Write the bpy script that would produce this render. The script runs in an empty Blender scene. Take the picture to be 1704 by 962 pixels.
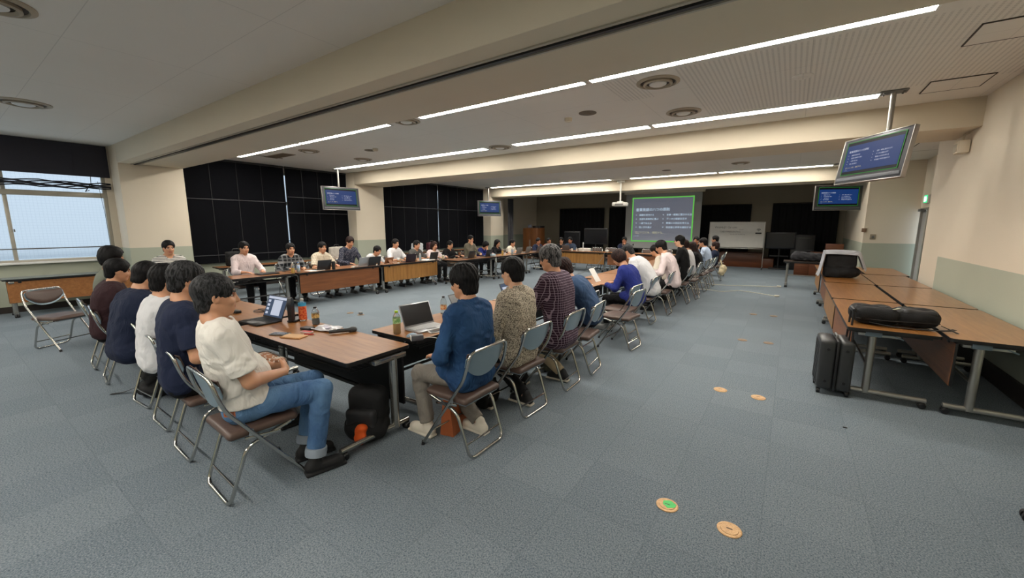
import bpy, bmesh, math, random
import numpy as np
from mathutils import Vector, Matrix
random.seed(7)
SC = bpy.context.scene
COL = SC.collection
R = math.radians
EYE = 1.65
# ---------------------------------------------------------------- camera, sky, exposure
cam_d = bpy.data.cameras.new('camera'); cam = bpy.data.objects.new('camera', cam_d); COL.objects.link(cam)
yaw, pit = R(34.6), R(9.0)
fw = Vector((-math.sin(yaw)*math.cos(pit), math.cos(yaw)*math.cos(pit), -math.sin(pit)))
rt = Vector((math.cos(yaw), math.sin(yaw), 0)); upv = rt.cross(fw)
cam.matrix_world = Matrix(((rt.x, upv.x, -fw.x, 0), (rt.y, upv.y, -fw.y, 0), (rt.z, upv.z, -fw.z, EYE), (0, 0, 0, 1)))
cam_d.sensor_fit = 'HORIZONTAL'; cam_d.sensor_width = 36; cam_d.lens = 36*670/1704
cam_d.clip_start = .05; cam_d.clip_end = 200
SC.camera = cam
SC.view_settings.view_transform = 'Standard'; SC.view_settings.look = 'None'
SC.view_settings.gamma = 1; SC.view_settings.use_curve_mapping = False
SC.view_settings.exposure = 0.0
w = bpy.data.worlds.new('daylight'); SC.world = w; w.use_nodes = True
bg = w.node_tree.nodes['Background']; bg.inputs[0].default_value = (.74, .87, 1.0, 1); bg.inputs[1].default_value = 1.9
LIGHT_STRIP = 36.0
# ---------------------------------------------------------------- helpers
def lin(c):
    return tuple((x/255/12.92 if x/255 <= .04045 else ((x/255+.055)/1.055)**2.4) for x in c) + (1,)
MATS = {}
class NT:
    def __init__(s, name, rough=.5, metal=0.0, spec=.5):
        s.m = bpy.data.materials.new(name); s.m.use_nodes = True; s.t = s.m.node_tree
        s.b = s.t.nodes['Principled BSDF']; s.b.inputs['Roughness'].default_value = rough
        s.b.inputs['Metallic'].default_value = metal
        s.b.inputs['Specular IOR Level'].default_value = spec
        s.co = None
    def n(s, k, **kw):
        x = s.t.nodes.new(k)
        for a, v in kw.items(): setattr(x, a, v)
        return x
    def l(s, a, b): s.t.links.new(a, b)
    def coord(s):
        if s.co is None: s.co = s.n('ShaderNodeTexCoord')
        return s.co.outputs['Object']
    def math(s, op, a, b=None, c=None):
        x = s.n('ShaderNodeMath', operation=op)
        for i, v in enumerate((a, b, c)):
            if v is None: continue
            if isinstance(v, (int, float)): x.inputs[i].default_value = v
            else: s.l(v, x.inputs[i])
        return x.outputs[0]
    def xyz(s, src=None):
        x = s.n('ShaderNodeSeparateXYZ'); s.l(src or s.coord(), x.inputs[0]); return x.outputs
    def noise(s, scale, detail=2.0, src=None, dist=0.0, stretch=None):
        v = src or s.coord()
        if stretch:
            mp = s.n('ShaderNodeMapping'); mp.inputs['Scale'].default_value = stretch; s.l(v, mp.inputs[0]); v = mp.outputs[0]
        x = s.n('ShaderNodeTexNoise'); x.inputs['Scale'].default_value = scale; x.inputs['Detail'].default_value = detail
        x.inputs['Distortion'].default_value = dist; s.l(v, x.inputs['Vector']); return x.outputs[0]
    def mix(s, f, a, b, mode='MIX'):
        x = s.n('ShaderNodeMix', data_type='RGBA', blend_type=mode)
        for i, v in ((0, f), (6, a), (7, b)):
            if isinstance(v, (int, float)): x.inputs[i].default_value = v
            elif isinstance(v, tuple): x.inputs[i].default_value = v
            else: s.l(v, x.inputs[i])
        return x.outputs[2]
    def ramp(s, f, lo, hi):
        x = s.n('ShaderNodeMapRange'); s.l(f, x.inputs[0]); x.inputs[1].default_value = lo; x.inputs[2].default_value = hi
        return x.outputs[0]
    def bump(s, h, strength=.3, dist=.01):
        x = s.n('ShaderNodeBump'); x.inputs['Strength'].default_value = strength; x.inputs['Distance'].default_value = dist
        s.l(h, x.inputs['Height']); s.l(x.outputs[0], s.b.inputs['Normal'])
    def col(s, c):
        if isinstance(c, tuple): s.b.inputs['Base Color'].default_value = c
        else: s.l(c, s.b.inputs['Base Color'])
def pm(name, rgb, rough=.5, metal=0., var=.08, vs=6., bump=0., bs=60., spec=.5, trans=0., emit=0., stretch=None):
    """plain procedural material: colour with a little noise of its own, optional fine bump"""
    if name in MATS: return MATS[name]
    t = NT(name, rough, metal, spec); c = lin(rgb)
    d = tuple(x*(1-var*2) for x in c[:3])+(1,); h = tuple(min(1, x*(1+var)) for x in c[:3])+(1,)
    t.col(t.mix(t.noise(vs, 3, stretch=stretch), d, h))
    if bump: t.bump(t.noise(bs, 3), bump)
    if trans: t.b.inputs['Transmission Weight'].default_value = trans
    if emit:
        t.b.inputs['Emission Color'].default_value = c; t.b.inputs['Emission Strength'].default_value = emit
    MATS[name] = t.m; return t.m
def wood(name, rgb, dark, rough=.28, axis='x', coat=.0, scale=1.0):
    if name in MATS: return MATS[name]
    t = NT(name, rough); st = {'x': (1.2, 16, 16), 'z': (16, 16, 1.2), 'y': (16, 1.2, 16)}[axis]
    st = tuple(v*scale for v in st)
    a = t.noise(1.6, 4, stretch=st, dist=.6); b = t.noise(7, 3, stretch=st)
    f = t.math('ADD', t.math('MULTIPLY', a, .75), t.math('MULTIPLY', b, .35))
    t.col(t.mix(t.ramp(f, .35, .75), lin(dark), lin(rgb)))
    t.b.inputs['Coat Weight'].default_value = coat; t.b.inputs['Coat Roughness'].default_value = .15
    MATS[name] = t.m; return t.m
class MB:
    """collects geometry in one bmesh; build() links it as ONE mesh object"""
    def __init__(s): s.bm = bmesh.new(); s.mi = 0; s.mats = []
    def m(s, mat):
        if mat not in s.mats: s.mats.append(mat)
        s.mi = s.mats.index(mat); return s
    def _new(s, verts, faces, smooth=False):
        vs = [s.bm.verts.new(v) for v in verts]
        for f in faces:
            try:
                fc = s.bm.faces.new([vs[i] for i in f]); fc.material_index = s.mi; fc.smooth = smooth
            except ValueError: pass
        return vs
    def box(s, c, d, bev=0., rot=None, seg=2):
        b = bmesh.new(); bmesh.ops.create_cube(b, size=1)
        bmesh.ops.scale(b, vec=d, verts=b.verts)
        if bev > 0: bmesh.ops.bevel(b, geom=list(b.edges), offset=min(bev, min(d)*.49), segments=seg, affect='EDGES', profile=.5)
        M = Matrix.Translation(c) @ (rot.to_4x4() if rot else Matrix())
        b.transform(M); s.join(b, smooth=bev > .012); return s
    def join(s, b, smooth=False):
        b.verts.index_update(); s._new([v.co.copy() for v in b.verts], [[v.index for v in f.verts] for f in b.faces], smooth); b.free()
    def tube(s, pts, r, seg=8, closed=False, caps=True, rfun=None):
        P = [Vector(p) for p in pts]; n = len(P); rings = []; prev = None
        for i in range(n):
            if closed: t = (P[(i+1) % n]-P[i-1]).normalized()
            else: t = (P[min(i+1, n-1)]-P[max(i-1, 0)]).normalized()
            if prev is None:
                u = t.orthogonal().normalized()
            else:
                u = (prev - t*prev.dot(t)).normalized()
            prev = u; v = t.cross(u); rr = rfun(i/(n-1)) if rfun else r
            rings.append([P[i]+(u*math.cos(2*math.pi*k/seg)+v*math.sin(2*math.pi*k/seg))*rr for k in range(seg)])
        verts = [p for rg in rings for p in rg]; faces = []
        m = n if closed else n-1
        for i in range(m):
            for k in range(seg):
                a = i*seg+k; b = i*seg+(k+1) % seg; c = ((i+1) % n)*seg+(k+1) % seg; d = ((i+1) % n)*seg+k
                faces.append((a, b, c, d))
        if caps and not closed: faces += [tuple(range(seg))[::-1], tuple((n-1)*seg+k for k in range(seg))]
        s._new(verts, faces, True); return s
    def cyl(s, c, r, h, seg=24, r2=None, rot=None):
        """z-axis cylinder with base centre c"""
        r2 = r if r2 is None else r2
        return s.lathe([(r, 0), (r2, h)], c, seg, rot)
    def lathe(s, prof, c=(0, 0, 0), seg=24, rot=None, cap=True, sx=1.0, sy=1.0):
        M = Matrix.Translation(c) @ (rot.to_4x4() if rot else Matrix())
        vs = [M @ Vector((r*sx*math.cos(2*math.pi*k/seg), r*sy*math.sin(2*math.pi*k/seg), z)) for r, z in prof for k in range(seg)]
        fs = []
        for i in range(len(prof)-1):
            for k in range(seg): fs.append((i*seg+k, i*seg+(k+1) % seg, (i+1)*seg+(k+1) % seg, (i+1)*seg+k))
        if cap: fs += [tuple(range(seg))[::-1], tuple((len(prof)-1)*seg+k for k in range(seg))]
        vv = s._new(vs, fs, True)
        return s
    def prism(s, poly, z0, z1, M=None, smooth=False):
        n = len(poly); M = M or Matrix()
        vs = [M @ Vector((x, y, z0)) for x, y in poly]+[M @ Vector((x, y, z1)) for x, y in poly]
        fs = [tuple(range(n))[::-1], tuple(range(n, 2*n))]+[(i, (i+1) % n, n+(i+1) % n, n+i) for i in range(n)]
        s._new(vs, fs, smooth); return s
    def grid(s, fn, nu, nv, smooth=True, thick=0.):
        P = [[Vector(fn(i/nu, j/nv)) for j in range(nv+1)] for i in range(nu+1)]
        if thick:
            vs = []; 
            for side in (0, 1):
                for i in range(nu+1):
                    for j in range(nv+1):
                        du = P[min(i+1, nu)][j]-P[max(i-1, 0)][j]; dv = P[i][min(j+1, nv)]-P[i][max(j-1, 0)]
                        vs.append(P[i][j]+(du.cross(dv)).normalized()*thick*(.5 if side else -.5))
            N = (nu+1)*(nv+1); f = []
            q = lambda i, j, k: k*N+i*(nv+1)+j
            for i in range(nu):
                for j in range(nv):
                    f.append((q(i, j, 1), q(i+1, j, 1), q(i+1, j+1, 1), q(i, j+1, 1))); f.append((q(i, j, 0), q(i, j+1, 0), q(i+1, j+1, 0), q(i+1, j, 0)))
            for i in range(nu):
                for j in (0, nv): f.append((q(i, j, 0), q(i+1, j, 0), q(i+1, j, 1), q(i, j, 1)))
            for j in range(nv):
                for i in (0, nu): f.append((q(i, j, 0), q(i, j+1, 0), q(i, j+1, 1), q(i, j, 1)))
            s._new(vs, f, smooth)
        else:
            vs = [p for r_ in P for p in r_]
            s._new(vs, [(i*(nv+1)+j, (i+1)*(nv+1)+j, (i+1)*(nv+1)+j+1, i*(nv+1)+j+1) for i in range(nu) for j in range(nv)], smooth)
        return s
    def build(s, name, mat=None, parent=None, loc=None, rot=None, kind=None, autos=True):
        if mat is not None and not s.mats: s.mats = [mat]
        me = bpy.data.meshes.new(name)
        bmesh.ops.recalc_face_normals(s.bm, faces=list(s.bm.faces))
        s.bm.to_mesh(me); s.bm.free()
        for x in s.mats: me.materials.append(x)
        if autos:
            try: me.set_sharp_from_angle(angle=R(40))
            except Exception: pass
        o = bpy.data.objects.new(name, me); COL.objects.link(o)
        if parent: o.parent = parent
        if loc: o.location = loc
        if rot: o.rotation_euler = rot
        if kind: o['kind'] = kind
        return o
def fillet(pts, r, n=5, closed=False):
    P = [Vector(p) for p in pts]; out = []; N = len(P)
    for i, p in enumerate(P):
        if not closed and i in (0, N-1): out.append(p); continue
        a = (P[i-1]-p); b = (P[(i+1) % N]-p); rr = min(r, a.length*.49, b.length*.49)
        A = p+a.normalized()*rr; B = p+b.normalized()*rr
        for k in range(n+1):
            t = k/n; out.append(A*(1-t)**2+p*2*t*(1-t)+B*t*t)
    return out
def thing(name, label, cat, loc=(0, 0, 0), rz=0., group=None):
    o = bpy.data.objects.new(name, None); COL.objects.link(o); o.empty_display_size = .1
    o.location = loc; o.rotation_euler = (0, 0, rz); o['label'] = label; o['category'] = cat
    if group: o['group'] = group
    return o
def tag(o, label, cat, group=None, kind=None):
    o['label'] = label; o['category'] = cat
    if group: o['group'] = group
    if kind: o['kind'] = kind
    return o
def struct(name, mb, mat): return mb.build(name, mat, kind='structure')
def dup(root, loc, rz, label, group=None):
    r = root.copy(); COL.objects.link(r); r.location = loc; r.rotation_euler = (0, 0, rz); r['label'] = label
    if group: r['group'] = group
    for ch in list(root.children):
        c = ch.copy(); COL.objects.link(c); c.parent = r
        for g in ch.children:
            d = g.copy(); COL.objects.link(d); d.parent = c
    return r
def rotz(a): return Matrix.Rotation(a, 3, 'Z')
def rotx(a): return Matrix.Rotation(a, 3, 'X')
def roty(a): return Matrix.Rotation(a, 3, 'Y')
def text_mesh(body, size, mb, M, depth=.0, bold=0.):
    """letters as flat mesh added to mb, placed by matrix M (text in its XY plane)"""
    cu = bpy.data.curves.new('t', 'FONT'); cu.body = body; cu.size = size; cu.extrude = depth; cu.offset = bold; cu.resolution_u = 2
    o = bpy.data.objects.new('t', cu); COL.objects.link(o)
    dg = bpy.context.evaluated_depsgraph_get(); me = bpy.data.meshes.new_from_object(o.evaluated_get(dg))
    wdt = max((v.co.x for v in me.vertices), default=0)
    mb._new([M @ v.co for v in me.vertices], [list(p.vertices) for p in me.polygons])
    bpy.data.objects.remove(o); bpy.data.curves.remove(cu); bpy.data.meshes.remove(me)
    return wdt
# ---------------------------------------------------------------- surface from distance fields (bodies, clothes, hair, bags)
class Vol:
    def __init__(s, lo, hi, h):
        s.lo = np.array(lo, float); s.h = h
        s.n = np.ceil((np.array(hi)-s.lo)/h).astype(int)+1
        s.g = np.full(s.n, 1.0, np.float32)
    def _blk(s, lo, hi):
        a = np.clip(np.floor((lo-s.lo)/s.h).astype(int), 0, s.n); b = np.clip(np.ceil((hi-s.lo)/s.h).astype(int)+1, 0, s.n)
        if (b <= a).any(): return None
        ax = [(s.lo[i]+s.h*np.arange(a[i], b[i])).astype(np.float32) for i in range(3)]
        return (slice(a[0], b[0]), slice(a[1], b[1]), slice(a[2], b[2])), ax[0][:, None, None], ax[1][None, :, None], ax[2][None, None, :]
    def _put(s, sl, d, k, op):
        g = s.g[sl]
        if op == 'u':
            if k <= 0: s.g[sl] = np.minimum(g, d)
            else:
                h = np.clip(.5+.5*(g-d)/k, 0, 1); s.g[sl] = g*(1-h)+d*h-k*h*(1-h)
        else:
            d = -d
            if k <= 0: s.g[sl] = np.maximum(g, d)
            else:
                h = np.clip(.5-.5*(g-d)/k, 0, 1); s.g[sl] = g*(1-h)+d*h+k*h*(1-h)
    def cap(s, a, b, ra, rb=None, k=.02, op='u'):
        rb = ra if rb is None else rb
        a = np.array(a, float); b = np.array(b, float); m = max(ra, rb)+k*1.2+2*s.h
        q = s._blk(np.minimum(a, b)-m, np.maximum(a, b)+m)
        if q is None: return s
        sl, X, Y, Z = q; ba = b-a; L = max(ba @ ba, 1e-9)
        t = np.clip(((X-a[0])*ba[0]+(Y-a[1])*ba[1]+(Z-a[2])*ba[2])/L, 0, 1)
        d = np.sqrt((X-a[0]-t*ba[0])**2+(Y-a[1]-t*ba[1])**2+(Z-a[2]-t*ba[2])**2)-(ra+(rb-ra)*t)
        s._put(sl, d, k, op); return s
    def ell(s, c, r, k=.02, rot=None, op='u'):
        c = np.array(c, float); r = np.array(r, float); m = r.max()+k*1.2+2*s.h
        q = s._blk(c-m, c+m)
        if q is None: return s
        sl, X, Y, Z = q; X = X-c[0]; Y = Y-c[1]; Z = Z-c[2]
        if rot is not None:
            A = np.array(rot).T
            X, Y, Z = A[0, 0]*X+A[0, 1]*Y+A[0, 2]*Z, A[1, 0]*X+A[1, 1]*Y+A[1, 2]*Z, A[2, 0]*X+A[2, 1]*Y+A[2, 2]*Z
        k0 = np.sqrt((X/r[0])**2+(Y/r[1])**2+(Z/r[2])**2); k1 = np.sqrt((X/r[0]**2)**2+(Y/r[1]**2)**2+(Z/r[2]**2)**2)
        s._put(sl, k0*(k0-1)/np.maximum(k1, 1e-6), k, op); return s
    def rbox(s, c, d, r, k=.0, rot=None, op='u'):
        c = np.array(c, float); d = np.array(d, float)/2; m = np.linalg.norm(d)+k*1.2+2*s.h
        q = s._blk(c-m, c+m)
        if q is None: return s
        sl, X, Y, Z = q; X = X-c[0]; Y = Y-c[1]; Z = Z-c[2]
        if rot is not None:
            A = np.array(rot).T
            X, Y, Z = A[0, 0]*X+A[0, 1]*Y+A[0, 2]*Z, A[1, 0]*X+A[1, 1]*Y+A[1, 2]*Z, A[2, 0]*X+A[2, 1]*Y+A[2, 2]*Z
        qx, qy, qz = abs(X)-d[0]+r, abs(Y)-d[1]+r, abs(Z)-d[2]+r
        dd = np.sqrt(np.maximum(qx, 0)**2+np.maximum(qy, 0)**2+np.maximum(qz, 0)**2)+np.minimum(np.maximum(qx, np.maximum(qy, qz)), 0)-r
        s._put(sl, dd, k, op); return s
    def cut(s, p, n, lo=None, hi=None):
        """remove everything on the side n points to"""
        n = np.array(n, float); n /= np.linalg.norm(n); p = np.array(p, float)
        q = s._blk(s.lo if lo is None else np.array(lo), (s.lo+s.n*s.h) if hi is None else np.array(hi)); sl, X, Y, Z = q
        d = (X-p[0])*n[0]+(Y-p[1])*n[1]+(Z-p[2])*n[2]
        s.g[sl] = np.maximum(s.g[sl], d); return s
    def mesh(s):
        g = s.g; neg = g < 0
        c = neg[:-1, :-1, :-1].astype(np.int8).copy()
        for dx, dy, dz in ((1,0,0),(0,1,0),(0,0,1),(1,1,0),(1,0,1),(0,1,1),(1,1,1)):
            c += neg[dx:dx+c.shape[0], dy:dy+c.shape[1], dz:dz+c.shape[2]]
        idx = np.argwhere((c > 0) & (c < 8)); N = len(idx)
        if N == 0: return np.zeros((0, 3)), np.zeros((0, 4), int)
        vid = np.full(c.shape, -1, np.int32); vid[idx[:, 0], idx[:, 1], idx[:, 2]] = np.arange(N)
        off = np.array([(i, j, k) for i in (0, 1) for j in (0, 1) for k in (0, 1)])
        cv = np.stack([g[idx[:, 0]+o[0], idx[:, 1]+o[1], idx[:, 2]+o[2]] for o in off], 1)
        acc = np.zeros((N, 3)); cnt = np.zeros(N)
        for a in range(8):
            for b in range(a+1, 8):
                if np.abs(off[a]-off[b]).sum() != 1: continue
                va, vb = cv[:, a], cv[:, b]; m = (va < 0) != (vb < 0)
                t = np.where(m, va/np.where(m, va-vb, 1), 0)
                p = off[a]+(off[b]-off[a])*t[:, None]
                acc += np.where(m[:, None], p, 0); cnt += m
        V = s.lo+(idx+acc/cnt[:, None])*s.h
        F = []
        for ax in range(3):
            sl0 = [slice(None)]*3; sl1 = [slice(None)]*3; sl0[ax] = slice(0, -1); sl1[ax] = slice(1, None)
            n0 = neg[tuple(sl0)]; n1 = neg[tuple(sl1)]
            for flip in (0, 1):
                e = np.argwhere((n0 & ~n1) if not flip else (~n0 & n1))
                u, v = [(1, 2), (2, 0), (0, 1)][ax]
                ok = (e[:, u] > 0) & (e[:, v] > 0) & (e[:, u] < c.shape[u]) & (e[:, v] < c.shape[v]); e = e[ok]
                def cell(du, dv):
                    q = e.copy(); q[:, u] -= du; q[:, v] -= dv; return vid[q[:, 0], q[:, 1], q[:, 2]]
                qd = np.stack([cell(1, 1), cell(0, 1), cell(0, 0), cell(1, 0)], 1)
                if flip: qd = qd[:, ::-1]
                F.append(qd)
        F = np.concatenate(F); F = F[(F >= 0).all(1)]
        return V, F
def vnormals(V, F):
    n = np.cross(V[F[:, 2]]-V[F[:, 0]], V[F[:, 3]]-V[F[:, 1]]); N = np.zeros_like(V)
    for i in range(4): np.add.at(N, F[:, i], n)
    return N/np.maximum(np.linalg.norm(N, axis=1), 1e-9)[:, None]
def mesh_obj(name, V, F, mats, parent=None, midx=None, relax=1):
    for _ in range(relax):      # one light smoothing pass takes the grid steps out
        A = np.zeros_like(V); C_ = np.zeros(len(V))
        for i in range(4):
            a, b = F[:, i], F[:, (i+1) % 4]; np.add.at(A, a, V[b]); np.add.at(A, b, V[a]); np.add.at(C_, a, 1); np.add.at(C_, b, 1)
        V = V*.5+.5*A/np.maximum(C_, 1)[:, None]
    me = bpy.data.meshes.new(name); me.vertices.add(len(V)); me.vertices.foreach_set('co', V.astype(np.float32).ravel())
    me.loops.add(F.size); me.loops.foreach_set('vertex_index', F.astype(np.int32).ravel())
    me.polygons.add(len(F)); me.polygons.foreach_set('loop_start', np.arange(0, F.size, 4, dtype=np.int32))
    me.polygons.foreach_set('loop_total', np.full(len(F), 4, np.int32))
    me.polygons.foreach_set('use_smooth', np.ones(len(F), bool))
    if midx is not None: me.polygons.foreach_set('material_index', midx.astype(np.int32))
    me.update(calc_edges=True)
    for m in mats: me.materials.append(m)
    o = bpy.data.objects.new(name, me); COL.objects.link(o)
    if parent: o.parent = parent
    return o
def wrinkle(V, F, amp, f=14., seed=0., zs=.5):
    """cloth folds: warped ridges pushed along the normals"""
    N = vnormals(V, F); p = V*f; sd = seed
    wx = np.sin(p[:, 1]*.9+sd)+np.sin(p[:, 2]*.7+sd*1.7); wy = np.sin(p[:, 0]*.8+sd*2.1)+np.sin(p[:, 2]*.6+1+sd)
    r = np.sin(p[:, 0]*1.1+p[:, 2]*zs*2+1.6*wx)+.7*np.sin(p[:, 1]*1.4-p[:, 2]*1.1+1.4*wy+sd)+.5*np.sin(2.3*p[:, 2]+2*wx-wy)
    return V+N*(amp*(r*.45))[:, None]
# ---------------------------------------------------------------- materials of the room
CREAM, DADO, ZD = (222, 210, 190), (174, 178, 160), 1.17
def wall_mat(name, rgb=CREAM, dado=True, tex=.0):
    t = NT(name, .75); x, y, z = t.xyz()
    c = t.mix(t.noise(1.2, 3), tuple(v*.93 for v in lin(rgb)[:3])+(1,), lin(rgb))
    if dado:
        d = t.mix(t.noise(1.5, 3), tuple(v*.92 for v in lin(DADO)[:3])+(1,), lin(DADO))
        c = t.mix(t.math('LESS_THAN', z, ZD), c, d)
    t.col(c); t.bump(t.noise(90, 2), .12 + tex, .004)
    return t.m
M_WALL = wall_mat('painted_wall'); M_BEAM = wall_mat('painted_beam', (216, 204, 182), False)
M_WALLP = wall_mat('plain_cream_wall', CREAM, False)
def carpet_mat():
    t = NT('blue_grey_carpet_tiles', .95, 0, .15); x, y, z = t.xyz(); S = 2.0
    fx, fy = t.math('FLOOR', t.math('MULTIPLY', x, S)), t.math('FLOOR', t.math('MULTIPLY', y, S))
    cb = t.n('ShaderNodeCombineXYZ'); t.l(fx, cb.inputs[0]); t.l(fy, cb.inputs[1])
    wn = t.n('ShaderNodeTexWhiteNoise', noise_dimensions='3D'); t.l(cb.outputs[0], wn.inputs['Vector'])
    alt = t.math('MODULO', t.math('ABSOLUTE', t.math('ADD', fx, fy)), 2.0)
    tone = t.math('ADD', t.math('MULTIPLY', wn.outputs[0], .6), t.math('MULTIPLY', alt, .4))
    base = t.mix(tone, lin((99, 110, 119)), lin((111, 121, 129)))
    sp = t.ramp(t.noise(130, 3), .40, .62)
    big = t.ramp(t.noise(1.3, 4), .3, .7)
    c = t.mix(t.math('MULTIPLY', sp, .62), base, lin((150, 157, 161)))
    c = t.mix(t.math('MULTIPLY', t.ramp(t.noise(95, 3, stretch=(1.3, 1, 1)), .5, .68), .75), c, lin((58, 72, 86)))
    c = t.mix(t.math('MULTIPLY', big, .18), c, lin((104, 118, 128)))
    # seams
    def seam(v):
        f = t.math('FRACT', t.math('MULTIPLY', v, S)); return t.math('LESS_THAN', t.math('ABSOLUTE', t.math('SUBTRACT', f, .5)), .492)
    s = t.math('MULTIPLY', seam(x), seam(y)); c = t.mix(s, t.mix(.82, lin((70, 80, 90)), c), c)
    t.col(c); t.bump(t.noise(320, 2), .5, .004); return t.m
M_CARPET = carpet_mat()
def ceiling_mat():
    t = NT('ceiling_board', .8); x, y, z = t.xyz()
    c = t.mix(t.noise(.8, 3), lin((222, 217, 208)), lin((229, 225, 217)))
    # rows of small slots punched in the boards of the lit bay, right-hand side and a patch near the diffusers
    st = t.math('LESS_THAN', t.math('FRACT', t.math('MULTIPLY', x, 22.0)), .42)
    dots = t.math('LESS_THAN', t.math('FRACT', t.math('MULTIPLY', y, 30.0)), .72)
    def band(v, a, b): return t.math('MULTIPLY', t.math('GREATER_THAN', v, a), t.math('LESS_THAN', v, b))
    reg = t.math('MULTIPLY', band(x, -1.2, 1.9), band(y, 4.75, 6.95))
    reg2 = t.math('MULTIPLY', band(x, -2.0, -1.62), band(y, 4.75, 5.6))
    mk = t.math('MULTIPLY', t.math('MULTIPLY', st, dots), t.math('MAXIMUM', reg, reg2))
    c = t.mix(t.math('MULTIPLY', mk, .3), c, lin((120, 116, 110)))
    # joints between the boards
    jx = t.math('LESS_THAN', t.math('FRACT', t.math('MULTIPLY', x, 1/1.82)), .004); jy = t.math('LESS_THAN', t.math('FRACT', t.math('MULTIPLY', y, 1/.91)), .007)
    c = t.mix(t.math('MULTIPLY', t.math('MAXIMUM', jx, jy), .25), c, lin((120, 118, 112)))
    t.col(c); t.bump(t.noise(60, 2), .05); return t.m
M_CEIL = ceiling_mat()
M_BLACKTRIM = pm('dark_skirting', (44, 36, 32), .5)
M_ALU = pm('aluminium_frame', (178, 172, 158), .4, .3)
M_DKFAB = pm('black_blackout_fabric', (9, 10, 15), .9, bump=.15, bs=200, spec=.12)
M_BLIND = pm('charcoal_roller_fabric', (44, 43, 52), .8, bump=.1, bs=220)
M_GLASS = NT('window_glass', .02); M_GLASS.b.inputs['Transmission Weight'].default_value = 1; M_GLASS.b.inputs['IOR'].default_value = 1.0; M_GLASS.b.inputs['Specular IOR Level'].default_value = .2; M_GLASS = M_GLASS.m
M_WHITE = pm('white_plastic', (225, 224, 218), .4); M_CHROME = pm('chrome', (205, 205, 202), .12, 1., .03)
M_STEEL = pm('painted_silver_steel', (168, 166, 160), .32, .75, .04); M_BLACK = pm('black_plastic', (22, 22, 24), .45)
M_GREYPL = pm('grey_plastic', (110, 110, 108), .5)
ZC, ZS, XL = 3.29, 2.92, -12.1
# ---------------------------------------------------------------- shell of the room
struct('floor', MB().box((-4.6, 6.5, -.05), (15.6, 27.4, .1)), M_CARPET)
struct('ceiling', MB().box((-4.6, 6.5, ZC+.06), (15.6, 27.4, .12)), M_CEIL)
b = MB()
def wl(y0, y1, z0, z1): b.box((XL-.1, (y0+y1)/2, (z0+z1)/2), (.2, y1-y0, z1-z0))
WIN = [(-2.6, 2.34), (3.75, 7.8), (9.2, 14.7)]
wl(-7.0, 20.2, 0, .93); wl(-7.0, 20.2, 3.12, ZC)
ys = [-7.0]+[v for p in WIN for v in p]+[20.2]
for i in range(0, len(ys), 2): wl(ys[i], ys[i+1], .93, 3.12)
struct('wall_left', b, M_WALL)
struct('wall_back', MB().box((-4.6, 20.1, ZC/2), (15.6, .2, ZC)), wall_mat('dimmed_stage_end_wall', (150, 141, 124), False))  # base colour darkened: dimness of the unlit stage end put into the paint
struct('wall_front', MB().box((-4.6, -7.1, ZC/2), (15.6, .2, ZC)), M_WALL)
b = MB(); b.box((2.0, .95, ZC/2), (.2, 16.0, ZC)); struct('wall_right', b, wall_mat('textured_right_wall', tex=.25))
b = MB(); b.box((2.3, 9.52, ZC/2), (.72, 1.16, ZC)); struct('wall_right', b, M_WALLP)
b = MB()
b.box((2.75, 12.0, ZC/2), (.2, 3.9, ZC)); b.box((2.75, 14.5, (2.02+ZC)/2), (.2, 1.1, ZC-2.02)); b.box((2.2, 14.68, ZC/2), (1.2, .16, ZC)); b.box((1.7, 17.4, ZC/2), (.16, 5.4, ZC))
struct('wall_right', b, M_WALL)
for i, (y0, y1) in enumerate(((2.45, 3.55), (7.95, 9.05), (15.0, 16.0))):
    b = MB(); b.box((-11.87, (y0+y1)/2, ZC/2), (.66, y1-y0, ZC), .012); struct('trim_%d' % (i+1), b, M_WALL)
    b = MB(); x1 = 1.92 if i < 2 else 2.7
    b.box(((XL+x1)/2, (y0+y1)/2, (ZC+ZS)/2+.01), (x1-XL, y1-y0-.004, ZC-ZS+.02), .012)
    struct('trim_%d' % (i+4), b, M_BEAM)
b = MB(); b.box((-4.8, 2.72, ZS-.008), (13.6, .035, .016)); struct('trim_7', b, M_BLACK)          # rail of the folding partition
b = MB(); b.box((-4.8, 2.66, ZS-.006), (13.6, .02, .012)); b.box((-4.8, 2.78, ZS-.006), (13.6, .02, .012)); struct('trim_8', b, M_ALU)
b = MB(); b.box((1.885, .95, .09), (.03, 16, .18)); struct('baseboard_right', b, M_BLACKTRIM)
b = MB()
for y0, y1, x in ((-7, 2.45, XL+.01), (3.55, 7.95, XL+.01), (9.05, 15, XL+.01), (16, 20, XL+.01), (2.44, 3.56, -11.53), (7.94, 9.06, -11.53), (14.99, 16.01, -11.53)): b.box((x, (y0+y1)/2, .06), (.02, y1-y0, .12))
struct('baseboard_left', b, M_BLACKTRIM)
b = MB(); b.box((2.2, 14.59, .06), (1.15, .02, .12)); b.box((-4.6, 19.99, .06), (15, .02, .12)); struct('baseboard_back', b, M_BLACKTRIM)
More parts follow.
